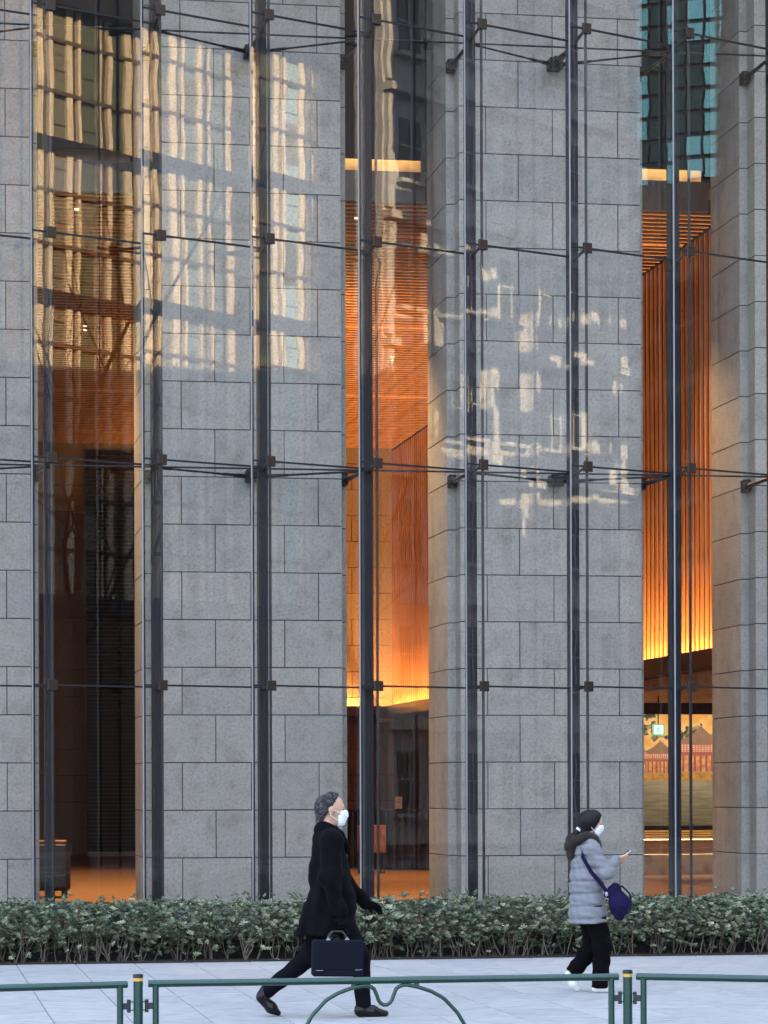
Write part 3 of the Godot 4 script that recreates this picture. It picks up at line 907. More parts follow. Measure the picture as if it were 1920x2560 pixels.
# ---------------------------------------------------------------- what the glass mirrors: the far side of the street
func build_opposite() -> void:
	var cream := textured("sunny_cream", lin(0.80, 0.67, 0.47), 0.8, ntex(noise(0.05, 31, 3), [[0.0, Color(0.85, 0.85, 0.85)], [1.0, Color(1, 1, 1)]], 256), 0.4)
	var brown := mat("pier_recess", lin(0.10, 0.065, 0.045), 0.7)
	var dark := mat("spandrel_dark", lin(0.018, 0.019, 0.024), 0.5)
	var blind := [mat("blind_green", lin(0.085, 0.10, 0.06), 0.5), mat("blind_grey", lin(0.17, 0.155, 0.11), 0.5), mat("blind_blue", lin(0.17, 0.22, 0.23), 0.5), mat("blind_dark", lin(0.035, 0.045, 0.03), 0.4), mat("blind_pale", lin(0.42, 0.46, 0.40), 0.5), mat("blind_sky", lin(0.30, 0.42, 0.50), 0.5)]
	var s := thing("cream_office_block", "sunlit cream office block with paired piers across the street", "building", Vector3(37.5, 0, 30.3), "", PI + deg_to_rad(8.5))
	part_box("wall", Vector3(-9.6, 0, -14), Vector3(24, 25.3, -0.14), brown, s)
	part_box("attic", Vector3(-9.6, 25.31, -14), Vector3(24, 27.6, 0.35), dark, s)
	part_box("eaves", Vector3(-9.6, 24.95, -0.45), Vector3(24, 25.30, 0.5), dark, s)
	part_box("service_bay", Vector3(-12.3, 0, -12), Vector3(-9.61, 34, -0.3), dark, s)
	var r := RandomNumberGenerator.new()
	r.seed = 5
	for i in range(-5, 20):
		var x := 0.23 - 1.25 * (i - 6) + 0.0   # local x runs against the street's +X
		if x < -9.2 or x > 9.0:
			continue
		var pw: float = [0.18, 0.24, 0.30][r.randi() % 3]
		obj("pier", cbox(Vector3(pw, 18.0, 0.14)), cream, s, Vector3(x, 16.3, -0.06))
		if r.randf() < 0.72:
			obj("pier", cbox(Vector3([0.12, 0.18][r.randi() % 2], 18.0, 0.14)), cream, s, Vector3(x - r.randf_range(0.36, 0.50), 16.3, -0.06))
		var tone: Material = blind[[0, 3, 1][r.randi() % 3] if x > -3.2 else r.randi() % 6]
		for f in range(2, 6):
			var y0 := 2.83 + 4.5 * (f - 0.0) - 4.5
			var w := obj("window", cbox(Vector3(0.60, 4.0, 0.05)), tone, s, Vector3(x + 0.395, y0 + 2.25, -0.125))
			if r.randf() < 0.6:
				obj("blind", cbox(Vector3(0.58, 1.3, 0.02)), blind[r.randi() % 2], w, Vector3(0, r.randf_range(-1.2, 1.3), 0.04))
			for q in 5:
				obj("glazing_bar", cbox(Vector3(0.60, 0.03, 0.03)), dark, w, Vector3(0, -1.6 + 0.8 * q, 0.03))
	for f in range(2, 6):
		var y0 := 2.83 + 4.5 * f - 4.5
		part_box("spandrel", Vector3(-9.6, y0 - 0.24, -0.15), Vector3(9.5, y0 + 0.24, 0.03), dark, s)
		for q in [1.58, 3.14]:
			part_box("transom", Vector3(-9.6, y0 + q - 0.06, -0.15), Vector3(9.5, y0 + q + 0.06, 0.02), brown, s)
	# shaded stone building further along
	var grey := textured("grey_stone_wall", lin(0.60, 0.595, 0.57), 0.85, ntex(noise(0.03, 33, 4), [[0.0, Color(0.8, 0.8, 0.8)], [1.0, Color(1, 1, 1)]], 256), 0.3)
	var wd := mat("sash_dark", lin(0.035, 0.045, 0.05), 0.2)
	var g := thing("grey_stone_block", "shaded grey stone building with sash windows and cornices across the street", "building", Vector3(48.9, 0, 28.3), "", PI + deg_to_rad(8.5))
	part_box("wall", Vector3(-11.7, 0, -9), Vector3(0, 33.2, -0.3), grey, g)
	for f in 8:
		var y0 := 4.1 * f
		part_box("cornice", Vector3(-11.7, y0 + 3.7, -0.3), Vector3(0, y0 + 3.95, 0.1), grey, g)
		for i in 5:
			var x := -1.4 - 2.3 * i
			var w := part_box("window", Vector3(x - 0.55, y0 + 1.0, -0.42), Vector3(x + 0.55, y0 + 3.0, -0.27), wd, g)
			obj("sash_bar", cbox(Vector3(0.05, 2.0, 0.05)), grey, w, Vector3(0, 0, 0.1))
			obj("sash_bar", cbox(Vector3(1.1, 0.05, 0.05)), grey, w, Vector3(0, 0.1, 0.1))
			part_box("sill", Vector3(x - 0.7, y0 + 0.86, -0.3), Vector3(x + 0.7, y0 + 0.99, 0.0), grey, g)
			part_box("pilaster", Vector3(x + 0.95, y0, -0.3), Vector3(x + 1.30, y0 + 3.68, -0.12), grey, g)
	# pale glass block across the side street
	var cyan := mat("cyan_panel", lin(0.13, 0.40, 0.62), 0.25)
	var cy2 := mat("cyan_panel_dark", lin(0.03, 0.06, 0.075), 0.25)
	var c := thing("teal_glass_block", "pale teal glass tower across the side street", "building", Vector3(70, 0, 22), "", -PI / 2 + deg_to_rad(-14))
	part_box("body", Vector3(-20, 0, -16), Vector3(20, 60, -0.2), dark, c)
	for i in range(9, 14):
		for j in range(0, 26):
			var y := 24.8 + 0.85 * j
			var m: Material = cyan if (i != 11 and r.randf() < 0.72) else cy2
			obj("glass_panel", cbox(Vector3(0.56, 0.68, 0.08)), m, c, Vector3(0.68 * i, y, -0.15))
	# bare street trees by the kerb
	tree(Vector3(18.6, 0, 16.2), 3, "bare leafless street tree by the kerb, mirrored in the glass", 15.5)
	tree(Vector3(27.5, 0, 16.3), 8, "second bare street tree farther along the kerb", 13.5)

func tree(at: Vector3, seed_: int, label: String, height: float) -> void:
	var bark := textured("bark", lin(0.05, 0.042, 0.035), 0.9, ntex(noise(0.06, 51, 4), [[0.0, Color(0.6, 0.6, 0.6)], [1.0, Color(1, 1, 1)]], 256), 1.2)
	var t := thing("street_tree", label, "tree", at, "bare street trees")
	var r := RandomNumberGenerator.new()
	r.seed = seed_
	var tr := MB.new()
	tr.tube([Vector3(0, 0, 0), Vector3(0.03, 0.6, 0), Vector3(0.08, 3.0, 0.05), Vector3(0.0, 6.0, 0.1)], [0.24, 0.17, 0.14, 0.11], 9)
	obj("trunk", tr.mesh(), bark, t)
	var cr := MB.new()
	limb(cr, r, Vector3(0, 5.9, 0.1), Vector3(0, 1, 0), height * 0.26, 0.105, 0)
	limb(cr, r, Vector3(0.02, 4.6, 0.1), Vector3(0.6, 0.8, 0.2).normalized(), height * 0.2, 0.07, 1)
	limb(cr, r, Vector3(0.04, 5.2, 0.1), Vector3(-0.6, 0.8, -0.3).normalized(), height * 0.2, 0.07, 1)
	obj("crown", cr.mesh(), bark, t)

func limb(b: MB, r: RandomNumberGenerator, at: Vector3, dir: Vector3, len_: float, rad: float, level: int) -> void:
	var pts := [at]
	var d := dir
	for i in 3:
		d = (d + Vector3(r.randf_range(-0.2, 0.2), r.randf_range(-0.05, 0.2), r.randf_range(-0.2, 0.2))).normalized()
		pts.append(pts[-1] + d * len_ / 3.0)
	b.tube(pts, [rad, rad * 0.85, rad * 0.7, rad * 0.55], 5 if level < 2 else 3, false)
	if level >= 5:
		return
	var kids := 3 if level < 4 else 2
	for i in kids:
		var f := 1.0 if i == 0 else r.randf_range(0.35, 0.95)
		var p: Vector3 = pts[int(f * 3.0)] if f < 1.0 else pts[3]
		var side := Vector3(r.randf_range(-1, 1), r.randf_range(-0.2, 0.7), r.randf_range(-1, 1)).normalized()
		limb(b, r, p, (d * 0.9 + side * (0.45 if i == 0 else 0.95)).normalized(), len_ * r.randf_range(0.62, 0.8), rad * (0.55 if i == 0 else 0.45), level + 1)

# ---------------------------------------------------------------- hedge
func build_hedge() -> void:
	var soil := textured("soil", lin(0.035, 0.024, 0.018), 0.95, ntex(noise(0.1, 61, 4), [[0.0, Color(0.4, 0.4, 0.4)], [1.0, Color(1, 1, 1)]], 256), 1.2)
	var b := MB.new()
	b.span(Vector3(-12, -0.011, 2.5), Vector3(12, 0.014, 3.62))
	struct("planting_bed", b.mesh(), soil, "dark soil bed under the hedge")
	var ed := thing("bed_edging", "dark metal edging board behind the hedge stems", "edging", Vector3(0, 0.014, 2.90))
	part_box("board", Vector3(-12, 0, -0.02), Vector3(12, 0.22, 0.0), mats["void_black"], ed)
	var h := thing("hedge", "clipped evergreen hedge with pale grey-green leaves along the building", "hedge", Vector3(0, 0.014, 3.1))
	var r := RandomNumberGenerator.new()
	r.seed = 99
	# a rosette of leaves
	var lf := MB.new()
	for i in 7:
		var a := TAU * i / 7.0 + r.randf_range(-0.3, 0.3)
		var tilt := r.randf_range(0.15, 1.0)
		var out := Vector3(cos(a) * cos(tilt), sin(tilt), sin(a) * cos(tilt))
		var side := Vector3(-sin(a), 0, cos(a))
		var up := side.cross(out).normalized()
		if up.y < 0: up = -up
		var L := r.randf_range(0.036, 0.056)
		var W := L * 0.27
		var base := out * 0.004
		var q := [base, base + out * L * 0.35 + side * W * 0.66 + up * 0.002, base + out * L * 0.74 + side * W + up * 0.001, base + out * L * 0.95 + side * W * 0.5 - up * 0.002, base + out * L - up * 0.004, base + out * L * 0.95 - side * W * 0.5 - up * 0.002, base + out * L * 0.74 - side * W + up * 0.001, base + out * L * 0.35 - side * W * 0.66 + up * 0.002]
		var mid := [base, base + out * L * 0.36 - up * 0.002, base + out * L * 0.72 - up * 0.0025]
		for t in [[q[0], q[1], mid[1]], [q[0], mid[1], q[7]], [q[1], q[2], mid[1]], [mid[1], q[2], mid[2]], [mid[1], mid[2], q[6]], [mid[1], q[6], q[7]], [q[2], q[3], mid[2]], [mid[2], q[3], q[4]], [mid[2], q[4], q[5]], [mid[2], q[5], q[6]]]:
			lf.flat(t[0], t[1], t[2], up)
	var leaf := mat("hedge_leaf", Color(1, 1, 1), 0.27)
	leaf.vertex_color_use_as_albedo = true
	leaf.backlight_enabled = true
	leaf.backlight = lin(0.10, 0.12, 0.06)
	var fl := noise(0.9, 71, 3)
	var spots := []
	var cols := []
	var tries := 0
	while spots.size() < 25000 and tries < 160000:
		tries += 1
		var p := Vector3(r.randf_range(-9.0, 9.0), r.randf_range(0.04, 0.64), r.randf_range(-0.42, 0.50))
		var bump := 0.03 * fl.get_noise_2d(p.x * 2.2, p.z * 2.2)
		var top := 0.585 + bump + 0.03 * fl.get_noise_2d(p.x * 9.0, 4.0)
		if p.y > top:
			continue
		var front := 0.47 + 0.06 * fl.get_noise_2d(p.x * 3.0, p.y * 6.0 + 20.0) - 0.10 * pow(maxf(0.0, p.y - 0.42) / 0.2, 2.0)
		if p.z > front:
			continue
		var low := 0.20 + 0.17 * fl.get_noise_2d(p.x * 2.4, 50.0) + 0.08 * fl.get_noise_2d(p.x * 8.0, 70.0)
		if p.z > 0.1 and p.y < low:
			if r.randf() > 0.10:
				continue
		elif p.y < 0.12 and r.randf() < 0.5:
			continue
		var near_skin := minf(top - p.y, maxf(front - p.z, 0.0))
		if near_skin > 0.12 and r.randf() < 0.5:
			continue
		var bs := Basis(Vector3.UP, r.randf_range(0, TAU))
		var lean := Vector3(r.randf_range(-0.5, 0.5), 0.9, r.randf_range(-0.2, 0.9)).normalized()
		if top - p.y < 0.06:
			lean = Vector3(r.randf_range(-0.4, 0.4), 1.0, r.randf_range(-0.3, 0.4)).normalized()
		var ax := Vector3.UP.cross(lean)
		if ax.length() > 0.01:
			bs = Basis(ax.normalized(), Vector3.UP.angle_to(lean)) * bs
		spots.append(Transform3D(bs.scaled(Vector3.ONE * r.randf_range(0.62, 1.08)), p))
		var v := r.randf()
		cols.append(Color(lerpf(0.06, 0.27, v * v), lerpf(0.085, 0.30, v * v), lerpf(0.055, 0.19, v * v)) * r.randf_range(0.8, 1.2))
	# shoots that stand out of the top
	for i in 230:
		var x := r.randf_range(-9.0, 9.0)
		var z := r.randf_range(-0.3, 0.38)
		var p := Vector3(x, 0.60 + 0.05 * fl.get_noise_2d(x * 2.2, z * 2.2) + r.randf_range(0.0, 0.05), z)
		spots.append(Transform3D(Basis(Vector3.UP, r.randf() * TAU).scaled(Vector3(0.7, 1.5, 0.7)), p))
		cols.append(Color(0.13, 0.17, 0.11))
	var mm := MultiMesh.new()
	mm.transform_format = MultiMesh.TRANSFORM_3D
	mm.use_colors = true
	mm.mesh = lf.mesh()
	mm.instance_count = spots.size()
	for i in spots.size():
		mm.set_instance_transform(i, spots[i])
		mm.set_instance_color(i, cols[i])
	var mi := MultiMeshInstance3D.new()
	mi.name = "foliage"
	mi.multimesh = mm
	mi.material_override = leaf
	mi.set_meta("kind", "stuff")
	h.add_child(mi)
	# woody stems that show under the leaves
	var wood := textured("hedge_stem", lin(0.17, 0.14, 0.115), 0.85, ntex(noise(0.08, 64, 3), [[0.0, Color(0.6, 0.6, 0.6)], [1.0, Color(1, 1, 1)]], 128), 3.0)
	for i in 230:
		var s := MB.new()
		var p := Vector3(r.randf_range(-7.5, 7.5), -0.02, r.randf_range(0.10, 0.42))
		var kids := 1 + r.randi() % 3
		var rad := r.randf_range(0.004, 0.0085)
		for k in kids:
			var pts := [p]
			var d := Vector3(r.randf_range(-0.5, 0.5), 1.0, r.randf_range(-0.25, 0.25)).normalized()
			for q in 5:
				d = (d + Vector3(r.randf_range(-0.4, 0.4), r.randf_range(0.0, 0.45), r.randf_range(-0.25, 0.2))).normalized()
				var nx: Vector3 = pts[-1] + d * r.randf_range(0.06, 0.10)
				nx.z = minf(nx.z, 0.44)
				pts.append(nx)
			s.tube(pts, [rad, rad * 0.9, rad * 0.8, rad * 0.7, rad * 0.55, rad * 0.4], 5, false)
		obj("stem", s.mesh(), wood, h)
	# dead leaves on the soil edge
	var dl := MB.new()
	for i in 190:
		var p := Vector3(r.randf_range(-7, 7), 0.016 + r.randf_range(0, 0.012), r.randf_range(3.34, 3.66))
		var a := r.randf() * TAU
		var u := Vector3(cos(a), r.randf_range(-0.2, 0.4), sin(a)) * r.randf_range(0.012, 0.026)
		var w := Vector3(-sin(a), r.randf_range(-0.3, 0.3), cos(a)) * 0.009
		dl.flat(p - u, p + w, p + u, Vector3.UP)
		dl.flat(p - u, p + u, p - w, Vector3.UP)
	tag(obj("fallen_leaves", dl.mesh(), mat("dead_leaf", lin(0.25, 0.17, 0.11), 0.8)), "pale dead leaves lying along the foot of the hedge", "leaves", "", "stuff")

# ---------------------------------------------------------------- green guard rails at the kerb
func rail_panel(label: String, a: Vector3, e: Vector3, at_start: bool, at_end: bool, arch: bool) -> void:
	var green := textured("rail_green", lin(0.010, 0.050, 0.042), 0.3, ntex(noise(0.05, 81, 4), [[0.0, Color(0.75, 0.8, 0.8)], [0.5, Color(1, 1, 1)], [1.0, Color(0.9, 1, 1)]], 256), 2.0)
	var t := thing("guard_rail", label, "guard rail", Vector3(a.x, 0, a.z), "green guard rails along the kerb")
	var d := e - a
	var u := Vector3(d.x, 0, d.z).normalized()
	var len_ := Vector2(d.x, d.z).length()
	var b := MB.new()
	b.tube([Vector3(0, a.y, 0), u * 0.004 + Vector3(0, a.y, 0), u * (len_ - 0.004) + Vector3(0, e.y, 0), u * len_ + Vector3(0, e.y, 0)], [0.0185, 0.0205, 0.0205, 0.0185], 18)
	obj("top_rail", b.mesh(), green, t)
	b = MB.new()
	b.tube([u * 0.06 + Vector3(0, 0.12, 0), u * (len_ - 0.06) + Vector3(0, 0.12, 0)], [0.017, 0.017], 14)
	obj("bottom_rail", b.mesh(), green, t)
	for q in [[0.042, at_start, -1.0], [len_ - 0.042, at_end, 1.0]]:
		if not q[1]:
			continue
		b = MB.new()
		b.tube([u * q[0] + Vector3(0, 0, 0), u * q[0] + Vector3(0, a.y - 0.004, 0)], [0.0185, 0.0185], 16)
		var leg := obj("upright", b.mesh(), green, t)
		# hinge lug and bolts towards the post
		b = MB.new()
		var m: Vector3 = u * (q[0] + 0.034 * q[2])
		b.box(m + Vector3(0, 0.575, 0), Vector3(0.042, 0.036, 0.014), 0.003, Basis(Vector3.UP, atan2(-u.z, u.x)))
		b.tube([m + u * 0.017 * q[2] + Vector3(0, 0.540, 0), m + u * 0.017 * q[2] + Vector3(0, 0.612, 0)], [0.011, 0.011], 10)
		obj("hinge_lug", b.mesh(), mats["lug_steel"], leg)
		b = MB.new()
		for y in [0.553, 0.599]:
			b.tube([m + u * 0.01 * q[2] + Vector3(0, y, 0), m + u * 0.055 * q[2] + Vector3(0, y, 0)], [0.0032, 0.0032], 6)
		obj("hinge_pin", b.mesh(), mats["lug_steel"], leg)
	if arch:
		var pts := []
		var half := [[0.570, 0.10], [0.565, 0.20], [0.525, 0.335], [0.448, 0.457], [0.418, 0.508], [0.340, 0.590], [0.267, 0.631], [0.182, 0.659], [0.120, 0.670], [0.088, 0.666], [0.064, 0.650], [0.048, 0.613], [0.038, 0.580], [0.020, 0.561], [0.0, 0.556]]
		for p in half:
			pts.append(u * (1.349 - p[0]) + Vector3(0, p[1], 0.0))
		half.reverse()
		for i in range(1, half.size()):
			pts.append(u * (1.349 + half[i][0]) + Vector3(0, half[i][1], 0.0))
		var c := Curve3D.new()
		for i in pts.size():
			var p0: Vector3 = pts[maxi(0, i - 1)]
			var p1: Vector3 = pts[mini(pts.size() - 1, i + 1)]
			c.add_point(pts[i], (p0 - p1) / 6.0, (p1 - p0) / 6.0)
		var fine := []
		var rad := []
		for i in 90:
			fine.append(c.sample_baked(c.get_baked_length() * i / 89.0))
			rad.append(0.0112)
		b = MB.new()
		b.tube(fine, rad, 12)
		obj("arch_pipe", b.mesh(), green, t)
		for s in [-0.182, 0.182]:
			b = MB.new()
			b.box(u * (1.349 + s) + Vector3(0, 0.675, 0), Vector3(0.028, 0.03, 0.014), 0.003)
			obj("spacer", b.mesh(), green, t)

func rail_post(label: String, at: Vector3, h: float) -> void:
	var green: Material = mats["rail_green"]
	var t := thing("rail_post", label, "post", at, "guard rail posts")
	var b := MB.new()
	b.tube([Vector3(0, 0, 0), Vector3(0, h - 0.04, 0)], [0.0272, 0.0272], 20)
	obj("shaft", b.mesh(), green, t)
	b = MB.new()
	b.tube([Vector3(0, h - 0.04, 0), Vector3(0, h - 0.022, 0)], [0.0284, 0.0284], 20)
	obj("yellow_band", b.mesh(), mat("band_yellow", lin(0.55, 0.34, 0.06), 0.4), t)
	b = MB.new()
	b.tube([Vector3(0, h - 0.022, 0), Vector3(0, h - 0.008, 0), Vector3(0, h - 0.002, 0), Vector3(0, h, 0)], [0.0290, 0.0305, 0.027, 0.015], 20)
	obj("cap", b.mesh(), mats["lug_steel"], t)
	b = MB.new()
	b.tube([Vector3(0, 0, 0), Vector3(0, 0.012, 0)], [0.06, 0.055], 16)
	obj("base_flange", b.mesh(), green, t)

func build_rails() -> void:
	mat("lug_steel", lin(0.022, 0.030, 0.034), 0.4, 0.3)
	rail_panel("green guard rail with the arched pipe, between the two yellow-banded posts", Vector3(-4.231, 0.699, 16.84), Vector3(-1.514, 0.697, 16.82), true, true, true)
	rail_panel("green guard rail that ends at the post nearest the dark lobby bay", Vector3(-6.98, 0.697, 17.36), Vector3(-4.349, 0.697, 16.85), false, true, false)
	rail_panel("green guard rail beyond the woman, bending back to the road", Vector3(-1.415, 0.699, 16.85), Vector3(1.00, 0.699, 18.13), true, false, false)
	rail_post("yellow-banded post below the dark lobby bay", Vector3(-4.288, 0, 16.845), 0.755)
	rail_post("yellow-banded post below the walking woman", Vector3(-1.463, 0, 16.835), 0.738)

# ---------------------------------------------------------------- people: tapered bones joined by a smooth minimum and meshed as surface nets
func field(p: Vector3, bones: Array, k: float) -> float:
	var d := 1e9
	for q in bones:
		var sz: float = q[4]
		var pa := Vector3(p.x - q[0].x, p.y - q[0].y, (p.z - q[0].z) / sz)
		var ba: Vector3 = q[5]
		var t := clampf(pa.dot(ba) * q[6], 0.0, 1.0)
		var e: float = (pa - ba * t).length() - lerpf(q[2], q[3], t)
		var h := maxf(k - absf(d - e), 0.0) / k
		d = minf(d, e) - h * h * k * 0.25
	return d

# surface shaping by kind of garment; the values it needs lie in cut
const PLAIN := 0
const HAIR := 1
const MASK := 2
const COAT := 3
const MAN_LEGS := 4
const SOLE := 5
const JACKET := 6
const WOMAN_LEGS := 7
const BAG := 8
var cut_at := Vector3.ZERO
var cut_scale := 1.0
var cut_hair := Vector4.ZERO
var cut_off := 0.0
var cut_turn := Basis()

func shaped(kind: int, p: Vector3, d: float) -> float:
	match kind:
		HAIR:
			var e := (p.x - cut_at.x - cut_hair.x * cut_scale) * cut_hair.z + (p.y - cut_at.y - cut_hair.y * cut_scale) * cut_hair.w - cut_off * cut_scale
			var wob := 0.004 * sin(p.x * 310.0 + p.z * 260.0) * sin(p.y * 240.0 + p.z * 190.0)
			return maxf(d + wob * 0.35, e + wob)
		MASK:
			var q := cut_turn.inverse() * (p - cut_at) / cut_scale
			var fold := 0.0012 * sin(q.y * 330.0)
			return maxf(maxf(d + fold, (0.030 - q.x + 0.25 * absf(q.z)) * cut_scale), maxf(q.y + 0.016 - 0.10 * q.x, -0.128 - q.y) * cut_scale)
		COAT:
			# folds of heavy wool, and the hem
			var w := 0.008 * sin(p.y * 15.0 + p.x * 26.0 + 1.5 * sin(p.z * 11.0)) + 0.006 * sin(p.x * 46.0 - p.y * 9.0 + p.z * 20.0) + 0.004 * sin(p.y * 52.0 + p.x * 30.0 + p.z * 12.0)
			var hem := 0.648 + 0.03 * p.x + 0.006 * sin(p.x * 25.0 + p.z * 18.0)
			return maxf(d + w * (1.0 if p.y < 1.2 else 0.6), hem - p.y)
		MAN_LEGS:
			var w := 0.003 * sin(p.y * 26.0 + p.x * 30.0 + 2.0 * sin(p.z * 20.0)) * (1.0 if p.y < 0.6 else 0.3)
			return maxf(d + w, 0.075 - p.y if p.x > 0.0 else -0.60 - p.x)
		SOLE:
			return maxf(d, 0.002 - p.y)
		JACKET:
			var yy := p.y - 0.05 * p.x
			var seam := absf(fposmod(yy - 0.655 + 0.055, 0.11) - 0.055)
			var q := 0.015 * exp(-seam * seam / 0.00013)
			if p.z > 0.13 and p.y > 1.0 and p.x > -0.12:
				q *= 0.5
			var w := 0.0035 * sin(p.x * 60.0 + p.z * 45.0 + p.y * 30.0) + 0.003 * sin(p.y * 95.0 + 40.0 * p.x * p.z + p.x * 20.0)
			return maxf(d + q + w, 0.605 + 0.09 * maxf(p.x + 0.05, 0.0) + 0.02 * (p.x + 0.2) - p.y)
		WOMAN_LEGS:
			return maxf(d + 0.004 * sin(p.y * 48.0 + p.x * 40.0), 0.04 - p.y if p.x > -0.09 else (-0.78 * (p.x + 0.20) - 0.62 * (p.y - 0.165)) - 0.01)
		BAG:
			return d + 0.005 * sin(p.x * 70.0 + p.y * 40.0) * sin(p.y * 55.0 - p.x * 20.0 + p.z * 50.0)
	return d

func nets(into: MB, raw: Array, cell: float, k: float, shape := PLAIN) -> void:
	var bones := []
	var lo := Vector3.ONE * 1e9
	var hi := -lo
	for q in raw:
		var sz: float = q[4] if q.size() > 4 else 1.0
		var ba: Vector3 = q[1] - q[0]
		ba.z /= sz
		bones.append([q[0], q[1], q[2], q[3], sz, ba, 1.0 / maxf(ba.length_squared(), 1e-8)])
		for e in [[q[0], q[2]], [q[1], q[3]]]:
			var r := Vector3(e[1], e[1], e[1] * sz) + Vector3.ONE * (cell * 3.0 + 0.012)
			lo = lo.min(e[0] - r)
			hi = hi.max(e[0] + r)
	var B := 4
	var nx := (int((hi.x - lo.x) / cell) / B + 1) * B + 1
	var ny := (int((hi.y - lo.y) / cell) / B + 1) * B + 1
	var nz := (int((hi.z - lo.z) / cell) / B + 1) * B + 1
	var val := PackedFloat32Array()
	val.resize(nx * ny * nz)
	val.fill(1e9)
	var idx := PackedInt32Array()
	idx.resize(nx * ny * nz)
	idx.fill(-1)
	var reach := cell * B * 0.5 * 1.74 + 0.02
	var verts := PackedVector3Array()
	var cells := PackedInt32Array()
	var has_shape := shape != PLAIN
	for bz in range(0, nz - 1, B):
		for by in range(0, ny - 1, B):
			for bx in range(0, nx - 1, B):
				var mid := lo + Vector3(bx + B * 0.5, by + B * 0.5, bz + B * 0.5) * cell
				var dm := field(mid, bones, k)
				if absf(dm) > reach and not (has_shape and dm < 0.0):
					continue
				for z in range(bz, bz + B + 1):
					for y in range(by, by + B + 1):
						for x in range(bx, bx + B + 1):
							var i := (z * ny + y) * nx + x
							if val[i] > 1e8:
								var p := lo + Vector3(x, y, z) * cell
								var d := field(p, bones, k)
								val[i] = shaped(shape, p, d) if has_shape else d
				for z in range(bz, mini(bz + B, nz - 1)):
					for y in range(by, mini(by + B, ny - 1)):
						for x in range(bx, mini(bx + B, nx - 1)):
							var i := (z * ny + y) * nx + x
							var c := [val[i], val[i + 1], val[i + nx], val[i + nx + 1], val[i + nx * ny], val[i + nx * ny + 1], val[i + nx * ny + nx], val[i + nx * ny + nx + 1]]
							var inside := 0
							for q in c:
								if q < 0.0: inside += 1
							if inside == 0 or inside == 8:
								continue
							var s := Vector3.ZERO
							var n := 0
							for e in [[0, 1], [2, 3], [4, 5], [6, 7], [0, 2], [1, 3], [4, 6], [5, 7], [0, 4], [1, 5], [2, 6], [3, 7]]:
								var v0: float = c[e[0]]
								var v1: float = c[e[1]]
								if (v0 < 0.0) != (v1 < 0.0):
									var t := v0 / (v0 - v1)
									var p0 := Vector3(e[0] & 1, (e[0] >> 1) & 1, e[0] >> 2)
									var p1 := Vector3(e[1] & 1, (e[1] >> 1) & 1, e[1] >> 2)
									s += p0.lerp(p1, t)
									n += 1
							idx[i] = verts.size()
							cells.append(i)
							verts.append(lo + (Vector3(x, y, z) + s / n) * cell)
	var quads := []
	var norm := PackedVector3Array()
	norm.resize(verts.size())
	var st := [1, nx, nx * ny]
	for i in cells:
		for a in 3:
			var b: int = st[(a + 1) % 3]
			var c: int = st[(a + 2) % 3]
			if i - b - c < 0:
				continue
			var v0 := val[i]
			var v1 := val[i + st[a]]
			if (v0 < 0.0) == (v1 < 0.0):
				continue
			var q := [idx[i], idx[i - b], idx[i - b - c], idx[i - c]]
			if q[1] < 0 or q[2] < 0 or q[3] < 0:
				continue
			if v0 > 0.0:
				q.reverse()
			quads.append(q)
			var fn := (verts[q[2]] - verts[q[0]]).cross(verts[q[3]] - verts[q[1]])
			for w in q:
				norm[w] += fn
	# outward is where the field grows
	for i in norm.size():
		norm[i] = norm[i].normalized()
	for q in quads:
		into.tri(verts[q[0]], verts[q[1]], verts[q[2]], norm[q[0]], norm[q[1]], norm[q[2]])
		into.tri(verts[q[0]], verts[q[2]], verts[q[3]], norm[q[0]], norm[q[2]], norm[q[3]])

func cloth(key: String, c: Color, rough: float, tone := 0.7) -> StandardMaterial3D:
	var m := textured(key, c, rough, ntex(noise(0.12, 91, 3), [[0.0, Color(tone, tone, tone)], [1.0, Color(1, 1, 1)]], 256), 3.0, null, 0.0, false)
	m.rim_enabled = true
	m.rim = 0.06
	m.rim_tint = 0.8
	if c.get_luminance() < 0.3:
		m.metallic_specular = 0.2
	return m

func head_bones(h: Vector3, s: float, tilt := 0.0) -> Array:
	var out := []
	for q in [
		[Vector3(-0.032, 0.028, 0), Vector3(0.014, 0.038, 0), 0.088, 0.088, 0.86],
		[Vector3(0.03, 0.01, 0), Vector3(0.040, -0.070, 0), 0.070, 0.050, 0.88],
		[Vector3(0.052, -0.098, 0), Vector3(0.066, -0.100, 0), 0.026, 0.020, 1.2],
		[Vector3(0.096, 0.008, 0), Vector3(0.112, -0.032, 0), 0.009, 0.013, 0.9],
		[Vector3(0.086, 0.022, -0.028), Vector3(0.086, 0.022, 0.028), 0.016, 0.016, 1.0],
		[Vector3(0.062, -0.03, -0.034), Vector3(0.062, -0.03, 0.034), 0.028, 0.028, 1.0],
		[Vector3(0.082, -0.066, -0.014), Vector3(0.082, -0.066, 0.014), 0.016, 0.016, 1.0],
		[Vector3(-0.010, 0.014, 0.080), Vector3(-0.012, -0.026, 0.076), 0.020, 0.012, 0.6],
		[Vector3(-0.010, 0.014, -0.080), Vector3(-0.012, -0.026, -0.076), 0.020, 0.012, 0.6],
		[Vector3(-0.030, -0.06, 0), Vector3(-0.055, -0.21, 0), 0.056, 0.060, 1.0],
	]:
		var r := Basis(Vector3(0, 0, 1), tilt)
		out.append([h + r * q[0] * s, h + r * q[1] * s, q[2] * s, q[3] * s, q[4]])
	return out

